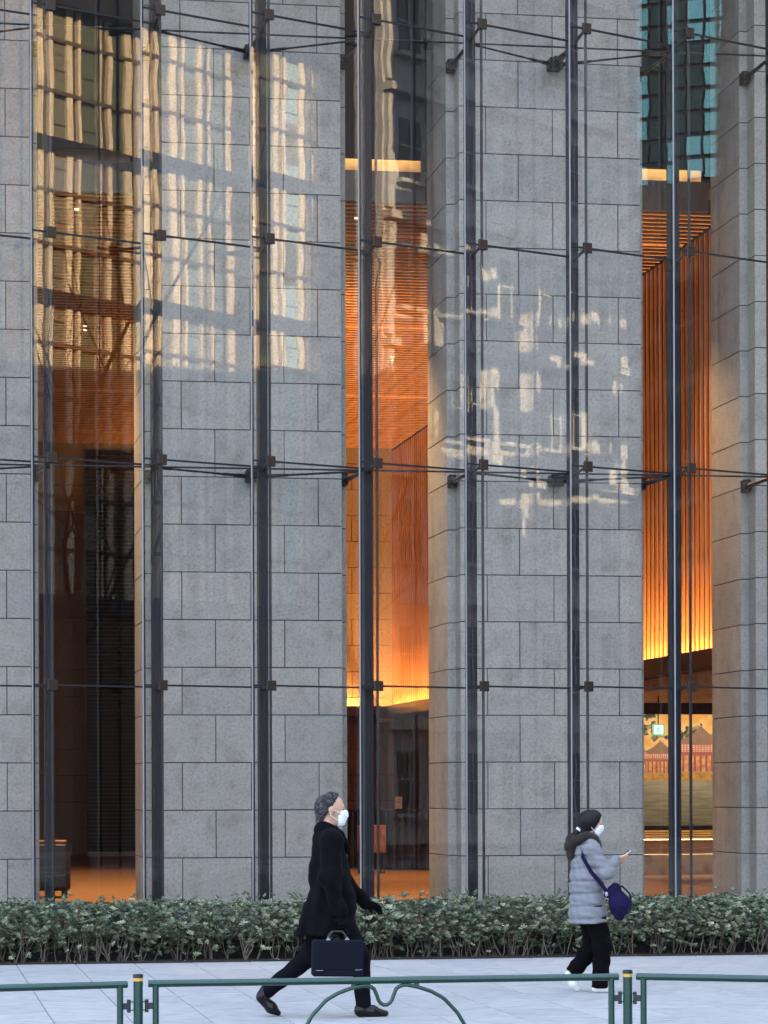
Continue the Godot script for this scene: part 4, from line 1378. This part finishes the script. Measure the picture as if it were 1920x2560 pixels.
func hand_bones(wrist: Vector3, dir: Vector3, palm_n: Vector3, curl: float, thumb_side: float) -> Array:
	# palm with four unequal fingers and a thumb from its side; curl bends them towards palm_n
	var out := []
	var d := dir.normalized()
	var nn := (palm_n - d * palm_n.dot(d)).normalized()
	var side := d.cross(nn).normalized() * thumb_side
	out.append([wrist - d * 0.03, wrist + d * 0.02, 0.024, 0.024, 1.0])
	out.append([wrist + d * 0.02 - side * 0.02, wrist + d * 0.075 - side * 0.026, 0.017, 0.014, 1.0])
	out.append([wrist + d * 0.02 + side * 0.02, wrist + d * 0.08 + side * 0.026, 0.017, 0.014, 1.0])
	out.append([wrist + d * 0.02, wrist + d * 0.08, 0.019, 0.015, 1.0])
	var lens := [0.066, 0.080, 0.074, 0.056]
	for i in 4:
		var p := wrist + d * (0.082 - 0.004 * absf(i - 1.2)) + side * (0.030 - 0.020 * i)
		var v := d
		for j in 3:
			v = (v * cos(curl) + nn * sin(curl)).normalized() if j > 0 else (v * cos(curl * 0.6) + nn * sin(curl * 0.6)).normalized()
			var e: Vector3 = p + v * lens[i] * [0.44, 0.31, 0.25][j]
			out.append([p, e, 0.0092 - 0.0008 * j, 0.0086 - 0.0009 * j, 1.0])
			p = e
	var tp := wrist + d * 0.025 + side * 0.030
	var tv := (d * 0.75 + side * 0.55 + nn * 0.35).normalized()
	for j in 2:
		var e: Vector3 = tp + tv * 0.034
		out.append([tp, e, 0.0115 - 0.001 * j, 0.0105 - 0.0015 * j, 1.0])
		tp = e
		tv = (tv + nn * 0.5 + d * 0.3).normalized()
	return out

func build_people() -> void:
	var skin := mat("skin", lin(0.47, 0.29, 0.215), 0.55)
	skin.subsurf_scatter_enabled = true
	skin.subsurf_scatter_strength = 0.15
	mat("mask_white", lin(0.66, 0.70, 0.76), 0.85)
	mat("eye_dark", lin(0.02, 0.015, 0.012), 0.25)
	man(skin)
	woman(skin)

func hair_cut(h: Vector3, s: float, hx: float, hy: float, n: Vector2, off: float) -> int:
	cut_at = h
	cut_scale = s
	cut_hair = Vector4(hx, hy, n.x, n.y)
	cut_off = off
	return HAIR

func face_parts(o: Node3D, h: Vector3, s: float, tilt := 0.0) -> void:
	var r := Basis(Vector3(0, 0, 1), tilt)
	for z in [-0.030, 0.030]:
		var b := MB.new()
		b.ball(h + r * Vector3(0.090, 0.000, z) * s, Vector3(0.012, 0.007, 0.013) * s, 10, 8)
		obj("eye", b.mesh(), mats["eye_dark"], o)
		b = MB.new()
		b.tube([h + r * Vector3(0.094, 0.026, z * 0.5) * s, h + r * Vector3(0.094, 0.031, z) * s, h + r * Vector3(0.078, 0.027, z * 1.5) * s], [0.003, 0.004, 0.002], 5)
		obj("eyebrow", b.mesh(), mats["eye_dark"], o)
	cut_at = h
	cut_scale = s
	cut_turn = r
	var m := MB.new()
	nets(m, [[h + r * Vector3(0.070, -0.030, 0) * s, h + r * Vector3(0.055, -0.085, 0) * s, 0.058 * s, 0.054 * s, 1.08], [h + r * Vector3(0.095, -0.022, 0) * s, h + r * Vector3(0.108, -0.048, 0) * s, 0.022 * s, 0.022 * s, 1.0]], 0.006, 0.03, MASK)
	obj("face_mask", m.mesh(), mats["mask_white"], o)
	for z in [-1.0, 1.0]:
		var b := MB.new()
		b.tube([h + r * Vector3(0.052, -0.018, 0.060 * z) * s, h + r * Vector3(0.015, 0.004, 0.078 * z) * s, h + r * Vector3(-0.022, 0.0, 0.082 * z) * s, h + r * Vector3(-0.020, -0.035, 0.079 * z) * s, h + r * Vector3(0.045, -0.085, 0.058 * z) * s], [0.0028, 0.0028, 0.0028, 0.0028, 0.0028], 5)
		obj("mask_loop", b.mesh(), mats["mask_white"], o)

func man(skin: Material) -> void:
	var coat := cloth("man_coat", lin(0.0062, 0.0066, 0.0095), 0.95, 0.35)
	var suit := cloth("man_trousers", lin(0.0058, 0.0064, 0.0105), 0.95, 0.6)
	var leather := mat("black_shoe", lin(0.006, 0.006, 0.007), 0.28)
	leather.metallic_specular = 0.35
	var knit := cloth("black_glove", lin(0.005, 0.005, 0.006), 0.9)
	var o := thing("person", "man in a long black coat and white face mask striding past", "person", Vector3(-2.2, 0, 10.75))
	var h := Vector3(-0.066, 1.618, 0)
	var body := MB.new()
	nets(body, head_bones(h, 1.0, 0.10), 0.007, 0.02)
	nets(body, [
		[Vector3(-0.11, 1.46, 0), Vector3(-0.10, 1.36, 0), 0.06, 0.09, 1.3],
		[Vector3(-0.09, 1.34, 0), Vector3(-0.075, 0.98, 0), 0.105, 0.105, 1.4],
		[Vector3(-0.075, 0.98, 0), Vector3(-0.07, 0.88, 0), 0.105, 0.10, 1.4],
		[Vector3(-0.05, 0.88, 0.09), Vector3(0.15, 0.47, 0.10), 0.07, 0.05, 1.0], [Vector3(0.15, 0.47, 0.10), Vector3(0.165, 0.10, 0.10), 0.05, 0.035, 1.0],
		[Vector3(-0.09, 0.88, -0.09), Vector3(-0.225, 0.46, -0.10), 0.07, 0.05, 1.0], [Vector3(-0.225, 0.46, -0.10), Vector3(-0.58, 0.18, -0.10), 0.05, 0.035, 1.0],
		[Vector3(-0.09, 1.39, 0.19), Vector3(-0.115, 1.10, 0.255), 0.05, 0.04, 1.0], [Vector3(-0.115, 1.10, 0.255), Vector3(-0.035, 0.83, 0.285), 0.038, 0.028, 1.0],
		[Vector3(-0.07, 1.39, -0.19), Vector3(0.07, 1.04, -0.245), 0.05, 0.04, 1.0], [Vector3(0.07, 1.04, -0.245), Vector3(0.235, 0.895, -0.225), 0.038, 0.028, 1.0],
	], 0.02, 0.05)
	obj("body", body.mesh(), skin, o)
	face_parts(o, h, 1.0, 0.10)
	# hair, greying at the crown
	var hair := MB.new()
	nets(hair, [[h + Vector3(-0.036, 0.034, 0), h + Vector3(0.018, 0.044, 0), 0.096, 0.093, 0.88], [h + Vector3(-0.055, -0.02, 0), h + Vector3(-0.07, -0.075, 0), 0.070, 0.052, 0.95], [h + Vector3(0.035, 0.112, 0), h + Vector3(0.0, 0.122, 0), 0.020, 0.026, 1.9]], 0.007, 0.03, hair_cut(h, 1.0, 0.040, 0.100, Vector2(0.84, -0.54), 0.0))
	var hm := textured("man_hair", lin(0.038, 0.038, 0.043), 0.65, ntex(noise(0.2, 93, 3), [[0.0, Color(0.35, 0.35, 0.35)], [0.5, Color(0.6, 0.6, 0.6)], [0.62, Color(1, 1, 1)], [1.0, Color(1, 1, 1)]], 128), 6.0, null, 0.0, false)
	hm.uv1_scale = Vector3(3, 18, 18)
	hm.metallic_specular = 0.3
	# combed strands, swept back from the forehead
	var rh := RandomNumberGenerator.new()
	rh.seed = 23
	var nh := hair.v.size() / 3
	var grey := MB.new()
	for i in 1500:
		var q := (rh.randi() % nh) * 3
		var p: Vector3 = (hair.v[q] + hair.v[q + 1] + hair.v[q + 2]) / 3.0
		var nn: Vector3 = hair.n[q]
		var back := Vector3(-1.0, 0.25 if p.y > h.y + 0.09 else -0.75, rh.randf_range(-0.25, 0.25))
		back = (back - nn * back.dot(nn)).normalized()
		var sd := nn.cross(back) * 0.0016
		var lift := nn * rh.randf_range(0.001, 0.006)
		var into: MB = grey if i % 3 == 0 else hair
		into.flat(p - sd, p + sd, p + back * rh.randf_range(0.018, 0.034) + lift, nn)
	obj("hair", hair.mesh(), hm, o)
	obj("grey_hair", grey.mesh(), mat("grey_strand", lin(0.15, 0.15, 0.16), 0.6), o)
	# coat
	var c := MB.new()
	nets(c, [
		[Vector3(-0.095, 1.37, 0), Vector3(-0.075, 1.10, 0), 0.128, 0.152, 1.42],
		[Vector3(-0.075, 1.12, 0), Vector3(-0.062, 0.92, 0), 0.155, 0.168, 1.35],
		[Vector3(-0.062, 0.92, 0), Vector3(-0.075, 0.60, 0), 0.168, 0.218, 1.15],
		[Vector3(-0.19, 0.90, 0), Vector3(-0.310, 0.64, -0.02), 0.06, 0.055, 2.0],
		[Vector3(-0.09, 1.40, 0.06), Vector3(-0.09, 1.385, 0.185), 0.075, 0.078, 1.0],
		[Vector3(-0.08, 1.40, -0.06), Vector3(-0.08, 1.385, -0.185), 0.075, 0.078, 1.0],
		[Vector3(-0.09, 1.385, 0.19), Vector3(-0.115, 1.10, 0.262), 0.082, 0.070, 1.0], [Vector3(-0.115, 1.10, 0.262), Vector3(-0.035, 0.845, 0.290), 0.070, 0.055, 1.0],
		[Vector3(-0.075, 1.385, -0.19), Vector3(0.075, 1.045, -0.25), 0.080, 0.068, 1.0], [Vector3(0.075, 1.045, -0.25), Vector3(0.245, 0.892, -0.225), 0.066, 0.052, 1.0],
	], 0.0145, 0.055, COAT)
	obj("coat", c.mesh(), coat, o)
	var col := MB.new()
	nets(col, [
		[Vector3(-0.150, 1.465, -0.03), Vector3(-0.150, 1.465, 0.03), 0.052, 0.052, 1.0], [Vector3(-0.130, 1.47, 0.055), Vector3(-0.02, 1.425, 0.085), 0.046, 0.042, 1.0], [Vector3(-0.02, 1.425, 0.085), Vector3(0.045, 1.355, 0.045), 0.042, 0.032, 1.0],
		[Vector3(-0.130, 1.47, -0.055), Vector3(-0.02, 1.425, -0.085), 0.046, 0.042, 1.0], [Vector3(-0.02, 1.425, -0.085), Vector3(0.045, 1.355, -0.045), 0.042, 0.032, 1.0], [Vector3(0.045, 1.355, -0.045), Vector3(0.060, 1.30, 0.03), 0.032, 0.026, 1.0],
		[Vector3(-0.11, 1.505, 0.045), Vector3(-0.04, 1.475, 0.06), 0.028, 0.024, 1.0], [Vector3(-0.145, 1.505, -0.03), Vector3(-0.145, 1.505, 0.03), 0.028, 0.028, 1.0],
	], 0.010, 0.03)
	obj("collar", col.mesh(), coat, o)
	var gl := MB.new()
	nets(gl, hand_bones(Vector3(0.255, 0.884, -0.224), Vector3(0.9, -0.42, 0.05), Vector3(-0.3, -0.6, 0.6), 0.45, 1.0), 0.0065, 0.012)
	obj("glove", gl.mesh(), knit, o)
	gl = MB.new()
	nets(gl, hand_bones(Vector3(-0.026, 0.822, 0.292), Vector3(0.10, -1.0, 0.02), Vector3(0.05, 0, -1.0), 0.95, -1.0), 0.0065, 0.012)
	obj("glove", gl.mesh(), knit, o)
	# trousers
	var t := MB.new()
	nets(t, [
		[Vector3(-0.07, 0.96, 0), Vector3(-0.07, 0.88, 0), 0.12, 0.12, 1.3],
		[Vector3(-0.05, 0.88, 0.085), Vector3(0.150, 0.47, 0.095), 0.092, 0.076, 1.0], [Vector3(0.150, 0.47, 0.095), Vector3(0.168, 0.095, 0.10), 0.074, 0.060, 1.0],
		[Vector3(-0.09, 0.88, -0.085), Vector3(-0.225, 0.465, -0.10), 0.092, 0.076, 1.0], [Vector3(-0.225, 0.465, -0.10), Vector3(-0.560, 0.205, -0.10), 0.074, 0.060, 1.0],
	], 0.013, 0.04, MAN_LEGS)
	obj("trousers", t.mesh(), suit, o)
	for f in [[[Vector3(0.150, 0.062, 0.10), Vector3(0.165, 0.10, 0.10), 0.048, 0.046, 0.95], [Vector3(0.145, 0.045, 0.10), Vector3(0.24, 0.048, 0.103), 0.044, 0.046, 0.92], [Vector3(0.24, 0.040, 0.103), Vector3(0.345, 0.026, 0.108), 0.044, 0.024, 1.05]],
			[[Vector3(-0.595, 0.175, -0.10), Vector3(-0.575, 0.21, -0.10), 0.046, 0.044, 0.95], [Vector3(-0.610, 0.150, -0.10), Vector3(-0.530, 0.068, -0.10), 0.042, 0.044, 0.92], [Vector3(-0.53, 0.068, -0.10), Vector3(-0.478, 0.026, -0.10), 0.044, 0.024, 1.05]]]:
		var s := MB.new()
		nets(s, f, 0.0075, 0.025, SOLE)
		obj("shoe", s.mesh(), leather, o)
	# briefcase
	var bc := thing("briefcase", "navy fabric briefcase carried by the man", "briefcase", Vector3(-2.265, 0.335, 11.055))
	var navy := cloth("case_navy", lin(0.010, 0.0135, 0.025), 0.85, 0.55)
	var b := MB.new()
	b.box(Vector3(0, 0.142, 0), Vector3(0.402, 0.284, 0.10), 0.016, Basis(Vector3(0, 0, 1), -0.02))
	obj("case_body", b.mesh(), navy, bc)
	b = MB.new()
	b.box(Vector3(0, 0.165, 0.052), Vector3(0.380, 0.215, 0.010), 0.004, Basis(Vector3(0, 0, 1), -0.02))
	obj("front_pocket", b.mesh(), navy, bc)
	for z in [-0.03, 0.03]:
		b = MB.new()
		b.tube([Vector3(-0.075, 0.285, z), Vector3(-0.064, 0.322, z), Vector3(-0.040, 0.350, z * 0.5), Vector3(0.034, 0.350, z * 0.5), Vector3(0.058, 0.322, z), Vector3(0.068, 0.282, z)], [0.006, 0.006, 0.007, 0.007, 0.006, 0.006], 8)
		obj("handle", b.mesh(), mats["black_leather"], bc)
	for x in [-0.078, 0.070]:
		b = MB.new()
		b.tube([Vector3(x - 0.012, 0.284, 0.036), Vector3(x, 0.305, 0.036), Vector3(x + 0.012, 0.284, 0.036)], [0.004, 0.004, 0.004], 6)
		b.box(Vector3(x, 0.288, 0.036), Vector3(0.032, 0.006, 0.008))
		obj("handle_ring", b.mesh(), mats["edge_steel"], bc)
	for x in [-0.15, 0.155]:
		b = MB.new()
		b.box(Vector3(x, 0.052, 0.0565), Vector3(0.055, 0.003, 0.003))
		obj("zip_pull", b.mesh(), mats["edge_steel"], bc)

func woman(skin: Material) -> void:
	var puff := cloth("jacket_grey", lin(0.215, 0.226, 0.258), 0.75, 0.75)
	var dark := cloth("black_trousers", lin(0.0035, 0.0035, 0.0045), 0.95, 0.6)
	var white := mat("white_shoe", lin(0.62, 0.62, 0.62), 0.6)
	var at := Vector3(0.404, 0, 8.62)
	var o := thing("person", "woman in a grey quilted jacket with fur collar looking at her phone", "person", at)
	var h := Vector3(-0.040, 1.482, 0)
	var s := 0.88
	var body := MB.new()
	nets(body, head_bones(h, s, -0.12), 0.0065, 0.018)
	nets(body, [
		[Vector3(-0.09, 1.34, 0), Vector3(-0.09, 1.22, 0), 0.05, 0.08, 1.3],
		[Vector3(-0.09, 1.22, 0), Vector3(-0.075, 0.80, 0), 0.09, 0.10, 1.3],
		[Vector3(-0.06, 0.80, 0.08), Vector3(0.035, 0.42, 0.08), 0.065, 0.045, 1.0], [Vector3(0.035, 0.42, 0.08), Vector3(0.01, 0.09, 0.08), 0.045, 0.03, 1.0],
		[Vector3(-0.06, 0.80, -0.08), Vector3(0.0, 0.40, -0.08), 0.065, 0.045, 1.0], [Vector3(0.0, 0.40, -0.08), Vector3(-0.20, 0.16, -0.08), 0.045, 0.03, 1.0],
		[Vector3(-0.07, 1.27, 0.15), Vector3(0.040, 1.05, 0.20), 0.042, 0.034, 1.0], [Vector3(0.040, 1.05, 0.20), Vector3(0.150, 1.168, 0.13), 0.032, 0.024, 1.0],
		[Vector3(-0.07, 1.27, -0.15), Vector3(0.04, 1.05, -0.19), 0.042, 0.034, 1.0], [Vector3(0.04, 1.05, -0.19), Vector3(0.14, 1.13, -0.05), 0.032, 0.024, 1.0],
	], 0.02, 0.05)
	nets(body, hand_bones(Vector3(0.148, 1.166, 0.128), Vector3(1.0, 0.12, -0.25), Vector3(0.1, 0.75, -0.75), 0.55, -1.0), 0.0055, 0.010)
	nets(body, hand_bones(Vector3(0.142, 1.13, -0.045), Vector3(0.9, 0.15, 0.35), Vector3(0.1, 0.8, 0.6), 0.6, 1.0), 0.0065, 0.010)
	obj("body", body.mesh(), skin, o)
	face_parts(o, h, s, -0.12)
	var hair := MB.new()
	nets(hair, [[h + Vector3(-0.034, 0.030, 0) * s, h + Vector3(0.018, 0.040, 0) * s, 0.101 * s, 0.098 * s, 0.9], [h + Vector3(-0.03, 0.0, 0) * s, h + Vector3(-0.06, -0.055, 0) * s, 0.092 * s, 0.07 * s, 0.95]], 0.0065, 0.03, hair_cut(h, s, 0.075, 0.055, Vector2(0.86, -0.50), 0.012))
	var tail := MB.new()
	tail.tube([h + Vector3(-0.085, -0.04, 0), Vector3(-0.155, 1.425, 0.01), Vector3(-0.195, 1.38, 0.02), Vector3(-0.235, 1.315, 0.02), Vector3(-0.242, 1.26, 0.02)], [0.032, 0.020, 0.030, 0.026, 0.008], 10)
	var black := mat("black_hair", lin(0.007, 0.007, 0.009), 0.5)
	black.metallic_specular = 0.3
	obj("hair", hair.mesh(), black, o)
	obj("ponytail", tail.mesh(), black, o)
	var tie := MB.new()
	tie.tube([Vector3(-0.149, 1.434, 0.010), Vector3(-0.162, 1.420, 0.010)], [0.024, 0.024], 12)
	obj("hair_tie", tie.mesh(), mats["mask_white"], o)
	# quilted jacket
	var j := MB.new()
	nets(j, [
		[Vector3(-0.095, 1.26, 0), Vector3(-0.085, 0.98, 0), 0.118, 0.142, 1.28],
		[Vector3(-0.085, 0.98, 0), Vector3(-0.068, 0.58, 0), 0.142, 0.176, 1.2],
		[Vector3(-0.08, 1.275, 0.05), Vector3(-0.075, 1.265, 0.15), 0.07, 0.072, 1.0], [Vector3(-0.08, 1.275, -0.05), Vector3(-0.075, 1.265, -0.15), 0.07, 0.072, 1.0],
		[Vector3(-0.07, 1.265, 0.155), Vector3(0.040, 1.05, 0.205), 0.073, 0.066, 1.0], [Vector3(0.040, 1.05, 0.205), Vector3(0.148, 1.166, 0.13), 0.064, 0.046, 1.0],
		[Vector3(-0.07, 1.265, -0.155), Vector3(0.04, 1.05, -0.195), 0.073, 0.064, 1.0], [Vector3(0.04, 1.05, -0.195), Vector3(0.138, 1.128, -0.055), 0.062, 0.046, 1.0],
	], 0.0115, 0.035, JACKET)
	obj("jacket", j.mesh(), puff, o)
	# fur-trimmed hood lying on the shoulders
	var fu := MB.new()
	var ring := [Vector3(0.000, 1.285, 0.06), Vector3(-0.045, 1.345, 0.105), Vector3(-0.12, 1.370, 0.11), Vector3(-0.20, 1.335, 0.085), Vector3(-0.235, 1.285, 0.0), Vector3(-0.20, 1.335, -0.085), Vector3(-0.12, 1.370, -0.11), Vector3(-0.045, 1.345, -0.105), Vector3(0.000, 1.285, -0.06)]
	var bones := []
	for i in ring.size() - 1:
		bones.append([ring[i], ring[i + 1], 0.040, 0.040, 1.0])
	bones.append([Vector3(-0.215, 1.27, 0), Vector3(-0.225, 1.19, 0), 0.045, 0.03, 1.8])
	nets(fu, bones, 0.010, 0.03)
	var r := RandomNumberGenerator.new()
	r.seed = 17
	var nv := fu.v.size()
	for i in 2600:
		var q := (r.randi() % (nv / 3)) * 3
		var p: Vector3 = (fu.v[q] + fu.v[q + 1] + fu.v[q + 2]) / 3.0
		var nn: Vector3 = (fu.n[q] + Vector3(r.randf_range(-0.7, 0.5), r.randf_range(-0.5, 0.6), r.randf_range(-0.6, 0.6))).normalized()
		var sd := nn.cross(Vector3(0.3, 0.9, 0.2)).normalized() * 0.0016
		var tip := p + nn * r.randf_range(0.012, 0.032)
		fu.flat(p - sd, p + sd, tip, nn.cross(sd))
	obj("fur_collar", fu.mesh(), mat("fur_brown", lin(0.016, 0.013, 0.011), 0.9), o)
	# trousers and shoes
	var t := MB.new()
	nets(t, [
		[Vector3(-0.075, 0.86, 0), Vector3(-0.065, 0.79, 0), 0.095, 0.105, 1.3],
		[Vector3(-0.055, 0.80, 0.07), Vector3(0.040, 0.42, 0.08), 0.100, 0.082, 1.0], [Vector3(0.040, 0.42, 0.08), Vector3(0.012, 0.03, 0.08), 0.080, 0.073, 1.0],
		[Vector3(-0.055, 0.80, -0.07), Vector3(-0.005, 0.39, -0.08), 0.100, 0.080, 1.0], [Vector3(-0.005, 0.39, -0.08), Vector3(-0.195, 0.165, -0.08), 0.076, 0.070, 1.0],
	], 0.013, 0.04, WOMAN_LEGS)
	obj("trousers", t.mesh(), dark, o)
	for f in [[[Vector3(-0.02, 0.040, 0.08), Vector3(0.05, 0.045, 0.082), 0.040, 0.042, 0.92], [Vector3(0.05, 0.040, 0.082), Vector3(0.125, 0.026, 0.085), 0.038, 0.024, 1.05]], [[Vector3(-0.225, 0.150, -0.08), Vector3(-0.185, 0.075, -0.08), 0.038, 0.040, 0.92], [Vector3(-0.185, 0.075, -0.08), Vector3(-0.150, 0.026, -0.08), 0.036, 0.024, 1.05]]]:
		var sh := MB.new()
		nets(sh, f, 0.0075, 0.025, SOLE)
		obj("shoe", sh.mesh(), white, o)
	# phone
	var ph := thing("phone", "white phone held up by the woman", "phone", at + Vector3(0.235, 1.200, 0.085))
	var bs := Basis(Vector3(0, 0, 1), 0.70)
	var b := MB.new()
	b.box(Vector3.ZERO, Vector3(0.14, 0.009, 0.068), 0.003, bs)
	obj("phone_case", b.mesh(), white, ph)
	b = MB.new()
	b.box(bs * Vector3(0, 0.0055, 0), Vector3(0.13, 0.002, 0.062), 0.0, bs)
	obj("phone_screen", b.mesh(), mats["eye_dark"], ph)
	# shoulder bag
	var bag := thing("shoulder_bag", "navy cloth shoulder bag hanging at the woman's hip", "bag", at + Vector3(0.135, 0.62, 0.185))
	var nav := cloth("bag_navy", lin(0.016, 0.014, 0.070), 0.75, 0.5)
	b = MB.new()
	nets(b, [[Vector3(0.030, 0.06, 0), Vector3(0.035, 0.15, 0), 0.050, 0.095, 0.75], [Vector3(0.035, 0.15, 0), Vector3(-0.005, 0.28, 0), 0.092, 0.052, 0.75], [Vector3(-0.09, 0.235, 0), Vector3(-0.005, 0.31, 0), 0.022, 0.030, 1.2]], 0.010, 0.04, BAG)
	obj("bag_body", b.mesh(), nav, bag)
	b = MB.new()
	b.tube([Vector3(-0.012, 0.30, 0.02), Vector3(0.05, 0.315, 0.03), Vector3(0.115, 0.25, 0.035), Vector3(0.128, 0.17, 0.03)], [0.009, 0.009, 0.009, 0.009], 6)
	obj("bag_handle", b.mesh(), nav, bag)
	b = MB.new()
	b.tube([Vector3(-0.075, 0.25, 0.02), Vector3(-0.13, 0.33, 0.015), Vector3(-0.22, 0.44, 0.0), Vector3(-0.290, 0.57, -0.025), Vector3(-0.275, 0.645, -0.045), Vector3(-0.23, 0.70, -0.085)], [0.016, 0.017, 0.017, 0.017, 0.015, 0.012], 8, true, Vector3(1, 1, 0.45))
	obj("shoulder_strap", b.mesh(), nav, bag)
	b = MB.new()
	b.ball(Vector3(-0.092, 0.247, 0.032), Vector3(0.014, 0.022, 0.006), 10, 6)
	obj("buckle", b.mesh(), mats["edge_steel"], bag)
